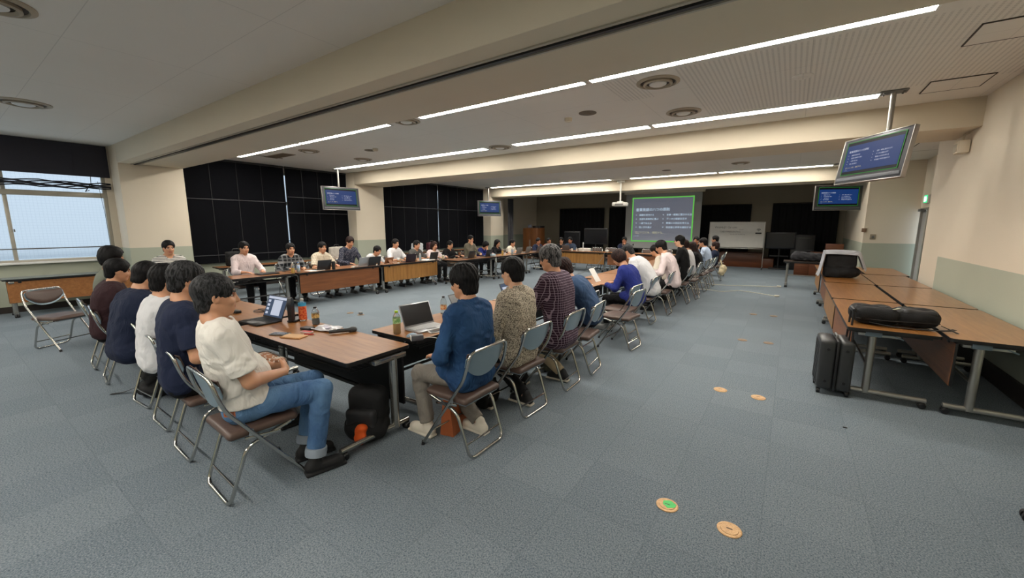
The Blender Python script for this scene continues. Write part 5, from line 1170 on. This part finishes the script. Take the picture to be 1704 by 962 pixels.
# left row papers and devices
for i, (x, y, d, s_, lab) in enumerate(((-8.28, 4.62, 5, (.24, .34, .006), 'white papers before the cream checked shirt'), (-8.15, 5.45, 0, (.09, .05, .03), 'small white box beside the black tumbler'), (-8.2, 7.75, 10, (.3, .4, .02), 'white papers spread on the light oak table'), (-7.73, 10.72, 4, (.2, .3, .02), 'pink and yellow papers before the bright blue top'), (-6.35, 14.0, 8, (.4, .3, .1), 'stack of white papers beside the man in slate'))):
    slab('paper_stack', lab, 'papers', x, y, d, s_, M_PAPER if i != 3 else pm('pink_yellow_paper', (222, 196, 130), .7), ('sheets', 'top_sheet', M_PAPER if i != 3 else pm('pink_sheet', (214, 140, 140), .7)))
r = thing('tablet', 'brown-cased tablet propped up before the low-bending person in white', 'tablet', (-8.2, 6.5, ZT), R(-90)); b = MB(); b.box((0, .0, .085), (.24, .012, .17), .004, rotx(R(-28))); b.build('tablet_back', pm('tan_case', (140, 96, 66), .6), r); b = MB(); b.box((0, .06, .05), (.1, .006, .12), .002, rotx(R(35))); b.build('case_stand', pm('tan_case', (140, 96, 66), .6), r)
r = thing('tissue_holder', 'pale blue and white object with cables hanging over the table edge, left row', 'holder', (-7.55, 9.6+.3, ZT)); b = MB(); b.box((0, 0, .04), (.12, .16, .08), .02); b.build('holder_body', pm('pale_blue_plastic', (176, 196, 208), .4), r); b = MB(); b.tube(fillet([(.04, -.03, .03), (.12, -.03, .02), (.13, -.03, -.15)], .03), .006, 6); b.tube(fillet([(.04, .02, .03), (.12, .02, .02), (.13, .03, -.18)], .03), .006, 6); b.build('cables', M_WHITE, r)
# far row
for i, (x, lab) in enumerate(((-6.3, 'slim white desk microphone left of the empty chairs, far row'), (-4.45, 'dark desk microphone with a round head, right of the speaker'))):
    r = thing('desk_microphone', lab, 'microphone', (x, 13.75, ZT)); b = MB(); b.lathe([(.001, 0), (.05, 0), (.05, .015), (.012, .025), (.001, .025)], seg=20, cap=False); b.build('base', M_BLACK if i else M_WHITE, r); b = MB(); b.tube([(0, 0, .02), (0, -.01, .28)], .009 if i else .016, 10); b.build('stem', M_STEEL if i else M_WHITE, r); b = MB(); b.lathe([(.001, .26), (.02, .27), (.022, .3), (.014, .325), (.001, .33)], seg=16, cap=False); b.build('head', M_BLACK if i else M_WHITE, r)
for k in range(5):
    r = thing('microphone', ('first', 'second', 'third', 'fourth', 'last')[k]+' from the left of the upright microphones standing left of the speaker', 'microphone', (-5.95+k*.09, 13.8, ZT), 0, 'upright microphones beside the speaker'); b = MB(); b.lathe([(.001, 0), (.022, 0), (.022, .01), (.012, .015), (.013, .14), (.001, .14)], seg=14, cap=False); b.build('handle', M_GREYPL, r); b = MB(); b.lathe([(.013, .138), (.02, .15), (.02, .17), (.001, .182)], seg=14, cap=False); b.build('grille', M_BLACK, r)
r = thing('teapot', 'small white round pot on the far table left of the speaker', 'pot', (-5.38, 13.75, ZT)); b = MB(); b.lathe([(.001, 0), (.04, 0), (.055, .03), (.05, .07), (.02, .09), (.001, .1)], seg=20, cap=False); b.build('pot_body', M_WHITE, r); b = MB(); b.tube([(.05, 0, .04), (.08, 0, .07)], .008, 8); b.build('spout', M_WHITE, r)
b = MB(); b.tube(fillet([(-5.33, 13.40, .70), (-5.36, 13.36, .55), (-5.5, 13.2, .28), (-5.9, 12.85, .012), (-6.0, 12.7, .008)], .1), .008, 6); tag(b.build('table_cable', pm('grey_cable', (110, 110, 106), .5)), 'grey cable running from the far table down to the carpet in the middle', 'cable')
r = thing('cable_coil', 'thin black cable looped on the second table of the near row', 'cable', (-4.75, 2.0, ZT)); b = MB(); b.tube([(.10*math.cos(a*.4)*(1-.01*a), .06*math.sin(a*.4), .006+.0006*a) for a in range(40)]+[(.2, .02, .005), (.3, -.05, .005)], .003, 5); b.build('loops', M_BLACK, r); b = MB(); b.box((-.18, -.16, .016), (.1, .06, .03), .008); b.build('plug_block', M_BLACK, r)
# ---------------------------------------------------------------- bags, floor, far end
M_NYL = pm('black_nylon', (13, 13, 15), .85, bump=.25, bs=120); M_NYL2 = pm('black_nylon_trim', (36, 36, 38), .6)
def soft(parent, name, prims, lo, hi, mat, h=.008, wr=.006, f=34, floor=True):
    v = Vol(lo, hi, h)
    for p in prims:
        k = p[0]
        if k == 'b': v.rbox(p[1], p[2], p[3], p[4] if len(p) > 4 else .02, p[5] if len(p) > 5 else None)
        if k == 'e': v.ell(p[1], p[2], p[3] if len(p) > 3 else .02)
        if k == 'c': v.cap(p[1], p[2], p[3], p[4], .02)
    if floor: v.cut((0, 0, .001), (0, 0, -1))
    V, F = v.mesh(); V = wrinkle(V, F, wr, f, lo[0]*9)
    if floor: V[:, 2] = np.maximum(V[:, 2], 0)
    return mesh_obj(name, V, F, [mat], parent)
def strap(parent, pts, w=.035, t=.004, name='strap', mat=None):
    P = [Vector(p) for p in fillet(pts, .05, 4)]; b = MB(); n = len(P)
    def fn(u, v):
        i = min(int(u*(n-1)), n-2); f = u*(n-1)-i; p = P[i].lerp(P[i+1], f); t_ = (P[i+1]-P[i]).normalized(); s = t_.cross(Vector((0, 0, 1)))
        if s.length < .1: s = Vector((1, 0, 0))
        return p+s.normalized()*(v-.5)*w
    b.grid(fn, max(8, n*2), 1, False, t); return b.build(name, mat or M_NYL2, parent)
# black backpack lying on the nearest parked table
r = thing('backpack', 'black backpack lying flat on the nearest parked table', 'backpack', (.86, 5.24, .702), R(8))
soft(r, 'main_bag', [('b', (-.14, .0, .085), (.34, .34, .16), .07), ('b', (.16, .0, .08), (.30, .33, .15), .07), ('e', (.2, .0, .1), (.15, .15, .075))], (-.36, -.22, -.01), (.38, .22, .2), M_NYL, wr=.008)
soft(r, 'front_pocket', [('b', (.17, -.02, .135), (.24, .24, .06), .03)], (.0, -.2, .08), (.33, .14, .19), M_NYL2, wr=.004)
b = MB(); b.tube([(-.3, -.15, .06), (-.1, -.178, .055), (.1, -.175, .06), (.3, -.15, .06)], .005, 6); b.tube([(-.26, .02, .165), (-.05, -.06, .168), (.02, -.1, .16)], .004, 6); b.build('zip', M_BLACK, r)
b = MB(); b.box((.0, -.11, .165), (.11, .02, .006), .002, rotz(R(52))); b.build('name_tag', pm('pale_tag', (190, 186, 160), .5), r)
strap(r, [(-.2, -.16, .03), (-.05, -.2, .01), (.15, -.21, .008), (.34, -.19, .01), (.4, -.15, .02)]); strap(r, [(.3, -.17, .05), (.36, -.2, .02), (.38, -.26, .008)], .02)
# suitcase
r = thing('suitcase', 'grey-black cabin suitcase with its handle pulled up, beside the parked tables', 'suitcase', (.45, 5.03, 0), R(3))
M_HARD = pm('graphite_shell', (58, 59, 60), .3, .2); b = MB(); b.box((-.07, 0, .30), (.13, .36, .50), .035, seg=4)
for y in (-.12, -.06, 0, .06, .12): b.box((-.137, y, .30), (.006, .016, .42), .003)
b.build('front_shell', M_HARD, r)
b = MB(); b.box((.075, 0, .30), (.12, .36, .50), .035, seg=4); b.build('back_shell', M_HARD, r)
b = MB(); b.box((.004, 0, .30), (.024, .364, .504), .008); b.build('zip_band', M_BLACK, r)
b = MB()
for y in (-.075, .075): b.tube([(.09, y, .53), (.10, y, .84)], .009, 8)
b.box((.10, 0, .85), (.035, .19, .035), .012); b.build('pull_handle', M_BLACK, r)
b = MB(); b.tube(fillet([(.0, -.06, .55), (.0, -.06, .58), (.0, .06, .58), (.0, .06, .55)], .015), .009, 8); b.build('top_handle', M_GREYPL, r)
b = MB()
for z in (.14, .46):
    for x in (-.07, .075): b.lathe([(.014, 0), (.014, .006), (.001, .006)], (x, -.18, z), 14, rotx(R(90)), cap=False)
b.build('stud', M_BLACK, r)['kind'] = 'stuff'
for x in (-.11, .11):
    for y in (-.14, .14): b = MB(); b.lathe([(.028, -.013), (.028, .013)], (x, y, .028), 16, roty(R(90))); b.box((x, y, .05), (.035, .04, .03), .006); b.build('wheel', M_BLACK, r)
# jacket thrown over a black bag on the third parked table
r = thing('bag_with_jacket', 'black bag with a pale grey jacket thrown over it on the far parked tables', 'bag', (.74, 9.55, .702), R(0))
soft(r, 'bag_body', [('b', (.03, 0, .22), (.46, .30, .45), .06), ('e', (.08, 0, .1), (.26, .2, .12))], (-.3, -.3, -.01), (.4, .3, .46), M_NYL, .012, .012)
b = MB()
def jk(u, v):
    s_ = u*1.25; x, zt = (-.29+.08*min(s_/.48, 1)**.6, .02+.455*min(s_/.48, 1)) if s_ < .48 else ((-.21+(s_-.48)*1.2, .475+.012*math.sin((s_-.48)*8)) if s_ < .88 else (.27+(s_-.88)*.3, .475-(s_-.88)*.8))
    e_ = max(0, abs(2*v-1)-.7)/.3; return (x+.02*math.sin(9*v), (v-.5)*(.40+.04*math.sin(6*u)), max(.012, zt-.05*e_**1.5)+.010*math.sin(18*v+7*u))
b.grid(jk, 26, 18, True, .008); b.build('draped_jacket', cloth('pale_grey_jacket', (176, 178, 184)), r)
# bag on the dark table
r = thing('travel_bag', 'dark slouched bag lying on the dark folding table', 'bag', (.45, 13.3, .702)); soft(r, 'bag_body', [('c', (-.3, 0, .13), (.35, .02, .10), .13, .10)], (-.5, -.2, -.01), (.55, .2, .3), pm('charcoal_bag', (48, 48, 52), .8), .014, .02); strap(r, [(-.3, -.05, .26), (0, -.08, .3), (.3, -.05, .22)])
r = thing('folding_cart', 'dark folding frame leaning under the far parked tables', 'cart', (1.05, 12.75, 0)); b = MB(); b.tube([(-.25, 0, .03), (.25, .05, .6)], .014); b.tube([(.25, 0, .03), (-.2, .05, .6)], .014); b.build('frame', M_BLACK, r); b = MB(); b.box((0, .02, .04), (.5, .3, .04), .01); b.build('deck', M_BLACK, r)
# backpacks and bags on the floor
r = thing('backpack', 'black backpack with orange mesh pocket standing under the nearest table', 'backpack', (-2.62, 1.80, 0), R(25))
soft(r, 'main_bag', [('b', (0, .03, .2), (.30, .20, .42), .08), ('e', (0, -.02, .1), (.17, .15, .12))], (-.22, -.2, -.01), (.22, .2, .46), M_NYL)
soft(r, 'front_pocket', [('b', (0, -.09, .15), (.24, .08, .24), .035)], (-.17, -.18, .0), (.17, 0, .3), M_NYL2, wr=.004)
soft(r, 'orange_bottle_pocket', [('e', (.02, -.15, .09), (.05, .04, .075)), ('e', (.04, -.15, .15), (.04, .035, .03))], (-.06, -.22, .0), (.12, -.08, .22), pm('orange_cloth', (232, 92, 24), .7), .006)
strap(r, [(-.08, .13, .38), (-.1, .17, .25), (-.1, .15, .08)])
r = thing('backpack', 'black backpack slumped under the chair of the man with the face mask', 'backpack', (-5.05, 1.15, 0), R(-20)); soft(r, 'main_bag', [('b', (0, 0, .15), (.34, .22, .32), .08), ('e', (0, -.02, .08), (.2, .15, .09))], (-.25, -.2, -.01), (.25, .2, .36), M_NYL, wr=.01)
strap(r, [(-.15, -.1, .25), (-.3, -.12, .1), (-.42, -.1, .012), (-.5, -.14, .01)]); strap(r, [(-.05, -.12, .1), (-.18, -.3, .012), (-.2, -.4, .01)], .025); b = MB(); b.tube([(-.14, -.115, .2), (0, -.13, .22), (.14, -.115, .2)], .005, 6); b.build('zip', M_STEEL, r)
r = thing('paper_bag', 'brown paper carrier bag on the floor by the denim-shirted man\'s chair', 'bag', (-2.14, 2.28, 0), R(12))
b = MB(); b.grid(lambda u, v: [(-.05+.0*v, -.13, 0), (.05, -.13, 0), (.05, .13, 0), (-.05, .13, 0), (-.05, -.13, 0)][0] if False else (lambda a, hh: (a[0]*(1-.55*hh), a[1], .30*hh))([(-.06, -.13), (.06, -.13), (.06, .13), (-.06, .13), (-.06, -.13)][min(int(u*4+.001), 4)], v), 4, 4, False, .002); b.box((0, 0, .003), (.118, .258, .004)); b.build('bag_body', pm('terracotta_paper', (158, 84, 44), .75), r)
b = MB(); b.tube(fillet([(.02, -.06, .29), (.02, -.05, .36), (.02, .05, .36), (.02, .06, .29)], .03), .004, 6); b.build('handle', pm('terracotta_paper', (158, 84, 44), .75), r)
for x, y, a, lab, m, sc_ in ((-2.2, 2.78, 10, 'round black bag on the floor between the denim and speckled shirts', M_NYL, 1.), (-2.18, 3.92, 0, 'olive canvas bag under the grey-haired man\'s table edge', pm('olive_canvas', (72, 70, 56), .8), .9), (-2.55, 4.45, 0, 'dark bag on the floor beneath the steel-blue shirt', M_NYL, .9)):
    r = thing('shoulder_bag', lab, 'bag', (x, y, 0), R(a)); soft(r, 'bag_body', [('b', (0, 0, .11*sc_), (.16*sc_, .30*sc_, .22*sc_), .07)], (-.15, -.22, -.01), (.15, .22, .3), m); strap(r, [(.02, -.12, .18), (.05, -.08, .26), (.05, .06, .27), (.02, .12, .18)], .03)
r = thing('beige_coat', 'beige coat bunched over the back of the chair by the blue jacket', 'coat', (-1.56, 13.0, .38)); soft(r, 'coat_cloth', [('e', (0, 0, .02), (.09, .17, .13)), ('e', (-.02, -.1, -.06), (.08, .12, .10))], (-.2, -.3, -.25), (.2, .3, .25), cloth('beige_coat_cloth', (196, 182, 150)), .012, .015, floor=False); b = MB(); b.tube([(-.02, -.05, .1), (-.08, 0, .28)], .02, 8); b.build('sleeve', cloth('beige_coat_cloth', (196, 182, 150)), r)
r = thing('light_bag', 'light patterned bag on the lap of the second man from the camera', 'bag', (-3.30, 1.36, .60), R(-20)); soft(r, 'bag_body', [('e', (0, .02, .02), (.12, .09, .05)), ('e', (.06, .08, .0), (.07, .09, .04))], (-.2, -.2, -.1), (.2, .2, .12), spot_cloth('bag_print', (210, 200, 186), (170, 120, 90), 30, .5), .007, .006, floor=False); strap(r, [(-.05, -.05, .06), (.0, .05, .09), (.05, .13, .04)], .02)
# bags behind the left row
for x, y, lab, m in ((-10.8, 4.15, 'black briefcase standing on the side table left of the plaid shirt', M_NYL), (-10.75, 6.7, 'pale patterned bag on the side table left of the navy print top', pm('pale_bag', (180, 174, 164), .8)), (-10.7, 9.7, 'white plastic-looking bag behind the long-haired woman', pm('white_bag', (205, 208, 212), .6)), (-10.7, 10.4, 'wine-red bag behind the charcoal shirt', pm('wine_bag', (74, 26, 40), .7))):
    r = thing('side_bag', lab, 'bag', (x, y, ZT)); soft(r, 'bag_body', [('b', (0, 0, .17), (.18, .44, .34), .05)], (-.15, -.3, -.01), (.15, .3, .38), m, .014, .01); b = MB(); b.tube(fillet([(0, -.08, .33), (0, -.07, .40), (0, .07, .40), (0, .08, .33)], .03), .01, 8); b.build('handle', M_BLACK, r)
# ---- brass floor outlets, cables, crumbs
M_BRASS = pm('worn_brass', (208, 168, 122), .4, .35, .2, 60, .5, 120); M_BRD = pm('worn_brass_dull', (140, 116, 92), .5, .4, .2, 60, .4, 120)
def outlet(x, y, label, green=False, dull=False, pop=False):
    r = thing('floor_outlet', label, 'floor outlet', (x, y, 0)); b = MB(); b.lathe([(.062, 0), (.062, .004), (.055, .007), (.0495, .0055), (.001, .0055)], seg=36, cap=False); b.build('ring', M_BRD if dull else M_BRASS, r)
    b = MB(); b.lathe([(.046, .0055), (.044, .0085), (.001, .0085)], seg=32, cap=False); b.build('lid', M_BRD if dull else M_BRASS, r); b = MB(); b.box((0, 0, .0092), (.03, .006, .0015), .0005); b.build('slot', M_DIFFD, r)
    if green: b = MB(); b.prism([(-.035+.02*math.sin(a*2)*.2+.036*math.cos(a)*1.0+.035*0, .034*math.sin(a)+.004*math.sin(5*a)) for a in [k*2*math.pi/20 for k in range(20)]], .0087, .0098, Matrix.Translation((.045, .004, 0))); b.build('green_tape', pm('bright_green_tape', (70, 205, 100), .5, emit=0, var=.12, vs=40), r)
    if pop: b = MB(); b.box((0, 0, .03), (.06, .05, .045), .006); b.build('pop_up_socket', M_GREYPL, r)
outlet(-.47, 2.31, 'brass floor outlet with a patch of green tape, nearest on the left of its pair', True); outlet(-.14, 2.30, 'bright brass floor outlet without tape, nearest to the camera')
for x, y, lab, d in ((-.46, 4.39, 'left floor outlet of the second pair, pinkish brass', 0), (-.13, 4.39, 'right floor outlet of the second pair, pinkish brass', 0), (-.46, 6.57, 'left floor outlet of the third pair, dull', 1), (-.14, 6.6, 'right floor outlet of the third pair, dull', 1), (-.47, 8.65, 'left floor outlet of the fourth pair down the aisle', 1), (-.15, 8.68, 'right floor outlet of the fourth pair down the aisle', 1), (-3.28, 1.9+.6, 'small floor outlet seen under the nearest table', 0)):
    outlet(x, y, lab, dull=bool(d))
outlet(-6.79, 4.42, 'dark floor outlet in the middle of the square, left one', dull=True); outlet(-6.49, 4.44, 'floor outlet with its socket popped up in the middle of the square', dull=True, pop=True)
for pts, lab in ((((-2.6, 13.17), (-2.1, 12.7), (-1.72, 12.38), (-1.2, 12.5), (-.7, 12.75), (-.17, 12.92)), 'cream extension cable on the carpet, farther of two'), (((-2.3, 11.7), (-2.05, 11.24), (-1.7, 11.35), (-1.34, 11.15), (-1.15, 11.4), (-.99, 11.62), (-.6, 11.45), (-.17, 11.12)), 'cream extension cable on the carpet with a plug block, nearer of two')):
    r = thing('extension_cable', lab, 'cable', (pts[-1][0], pts[-1][1], 0)); ox, oy = pts[-1]; b = MB(); b.tube([tuple(p) for p in fillet([(x-ox, y-oy, .009) for x, y in pts], .2, 6)], .009, 6); b.build('cord', pm('cream_cable', (206, 202, 184), .5), r); b = MB(); b.box((0, 0, .02), (.10, .07, .035), .01); b.build('plug', pm('cream_cable', (206, 202, 184), .5), r)
r = thing('carpet_crumb', 'tiny black scrap lying on the carpet near the suitcase', 'scrap', (.5, 4.11, 0)); b = MB(); b.box((0, 0, .004), (.03, .014, .008), .003); b.build('scrap', M_BLACK, r)
r = thing('office_chair', 'wheeled black office chair at the right edge, only one caster in view', 'office chair', (1.52, 3.30, 0), R(15))
for k in range(5):
    a = R(k*72+160); b = MB(); b.box((.15*math.cos(a), .15*math.sin(a), .095), (.28, .045, .03), .01, rotz(a)); f = b.build('base_arm', M_BLACK, r); b = MB(); cx, cy = .285*math.cos(a), .285*math.sin(a)
    for s_ in (-1, 1): b.lathe([(.03, -.011), (.032, 0), (.03, .011)], (cx-s_*.02*math.sin(a), cy+s_*.02*math.cos(a), .032), 18, Matrix.Rotation(a, 3, 'Z') @ rotx(R(90)))
    b.box((cx, cy, .055), (.04, .03, .03), .008); b.build('caster', M_BLACK, f)
b = MB(); b.cyl((0, 0, .09), .025, .33, 16); b.build('gas_lift', M_BLACK, r); b = MB(); b.box((0, 0, .45), (.46, .44, .07), .03, seg=4); b.build('seat', M_NYL, r)
# ---- far end furniture
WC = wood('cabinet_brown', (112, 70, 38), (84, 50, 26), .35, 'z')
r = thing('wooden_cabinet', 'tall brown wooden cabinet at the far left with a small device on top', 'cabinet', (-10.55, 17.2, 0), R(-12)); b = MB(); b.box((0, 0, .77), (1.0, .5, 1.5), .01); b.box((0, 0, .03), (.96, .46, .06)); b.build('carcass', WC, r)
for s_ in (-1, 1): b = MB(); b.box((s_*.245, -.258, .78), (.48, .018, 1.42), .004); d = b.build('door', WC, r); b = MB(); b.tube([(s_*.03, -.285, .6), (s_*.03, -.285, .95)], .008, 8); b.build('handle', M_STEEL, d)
r = thing('desk_device', 'small light device standing on the wooden cabinet', 'device', (-10.75, 17.15, 1.52), R(-10)); b = MB(); b.box((0, 0, .09), (.22, .04, .15), .01, rotx(R(-15))); b.build('face', pm('pale_device', (120, 128, 146), .3), r); b = MB(); b.box((0, 0, .01), (.16, .14, .02), .004); b.build('foot', M_BLACK, r)
r = thing('dark_case', 'dark equipment case on top of the cabinet at its right side', 'case', (-10.3, 17.2, 1.52), R(-12)); b = MB(); b.box((0, .02, .05), (.5, .34, .1), .015); b.build('case_body', M_BLACK, r); b = MB(); b.box((0, -.155, .05), (.12, .012, .03), .004); b.build('latch', M_GREYPL, r)
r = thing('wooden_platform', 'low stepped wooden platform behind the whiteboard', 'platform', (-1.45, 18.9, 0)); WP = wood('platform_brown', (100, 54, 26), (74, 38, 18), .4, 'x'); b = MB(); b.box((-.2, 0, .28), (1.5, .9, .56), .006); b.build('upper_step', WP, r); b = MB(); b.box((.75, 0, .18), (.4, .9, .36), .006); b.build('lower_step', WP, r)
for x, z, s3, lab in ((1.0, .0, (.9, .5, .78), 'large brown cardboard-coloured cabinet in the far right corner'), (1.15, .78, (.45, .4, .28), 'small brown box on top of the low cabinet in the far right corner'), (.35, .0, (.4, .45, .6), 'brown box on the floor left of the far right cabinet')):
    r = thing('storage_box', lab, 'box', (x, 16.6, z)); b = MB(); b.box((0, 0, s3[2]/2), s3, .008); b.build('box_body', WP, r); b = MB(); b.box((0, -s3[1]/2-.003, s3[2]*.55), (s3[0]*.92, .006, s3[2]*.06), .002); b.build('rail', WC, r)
r = thing('dark_monitor', 'switched-off dark monitor on a stand right of the whiteboard', 'monitor', (-.35, 18.3, 0)); b = MB(); b.box((0, 0, 1.08), (.95, .06, .62), .01); b.build('housing', pm('dark_monitor_grey', (34, 36, 42), .35), r); b = MB(); b.box((0, -.032, 1.08), (.88, .004, .54)); b.build('display', M_SCOFF, r); b = MB(); b.tube([(0, 0, .05), (0, 0, .8)], .03); b.box((0, 0, .03), (.6, .45, .04), .01); b.box((0, 0, .5), (.6, .4, .03), .01); b.build('stand', M_BLACK, r)
r = thing('dark_rack', 'dark equipment rack with a pale bar handle right of the monitor', 'rack', (.35, 18.6, 0)); b = MB(); b.box((0, 0, .65), (.7, .5, 1.3), .012); b.build('cabinet', M_BLACK, r); b = MB(); b.tube([(-.25, -.28, 1.18), (.25, -.28, 1.18)], .012); b.build('bar', M_STEEL, r)
for x, w_, z0, lab in ((-7.15, 1.1, .75, 'large switched-off display at the far end behind the far row'), (-8.3, .8, .6, 'second dark display behind the man in slate')):
    r = thing('dark_display', lab, 'display', (x, 16.9, 0)); b = MB(); b.box((0, 0, z0+.42), (w_, .06, .7), .01); b.build('housing', M_BLACK, r); b = MB(); b.box((0, -.032, z0+.42), (w_*.94, .004, .62)); b.build('panel_glass', M_SCOFF, r); b = MB(); b.tube([(0, 0, .04), (0, 0, z0+.1)], .03); b.box((0, 0, .025), (.6, .4, .04), .01); b.build('stand', M_BLACK, r)
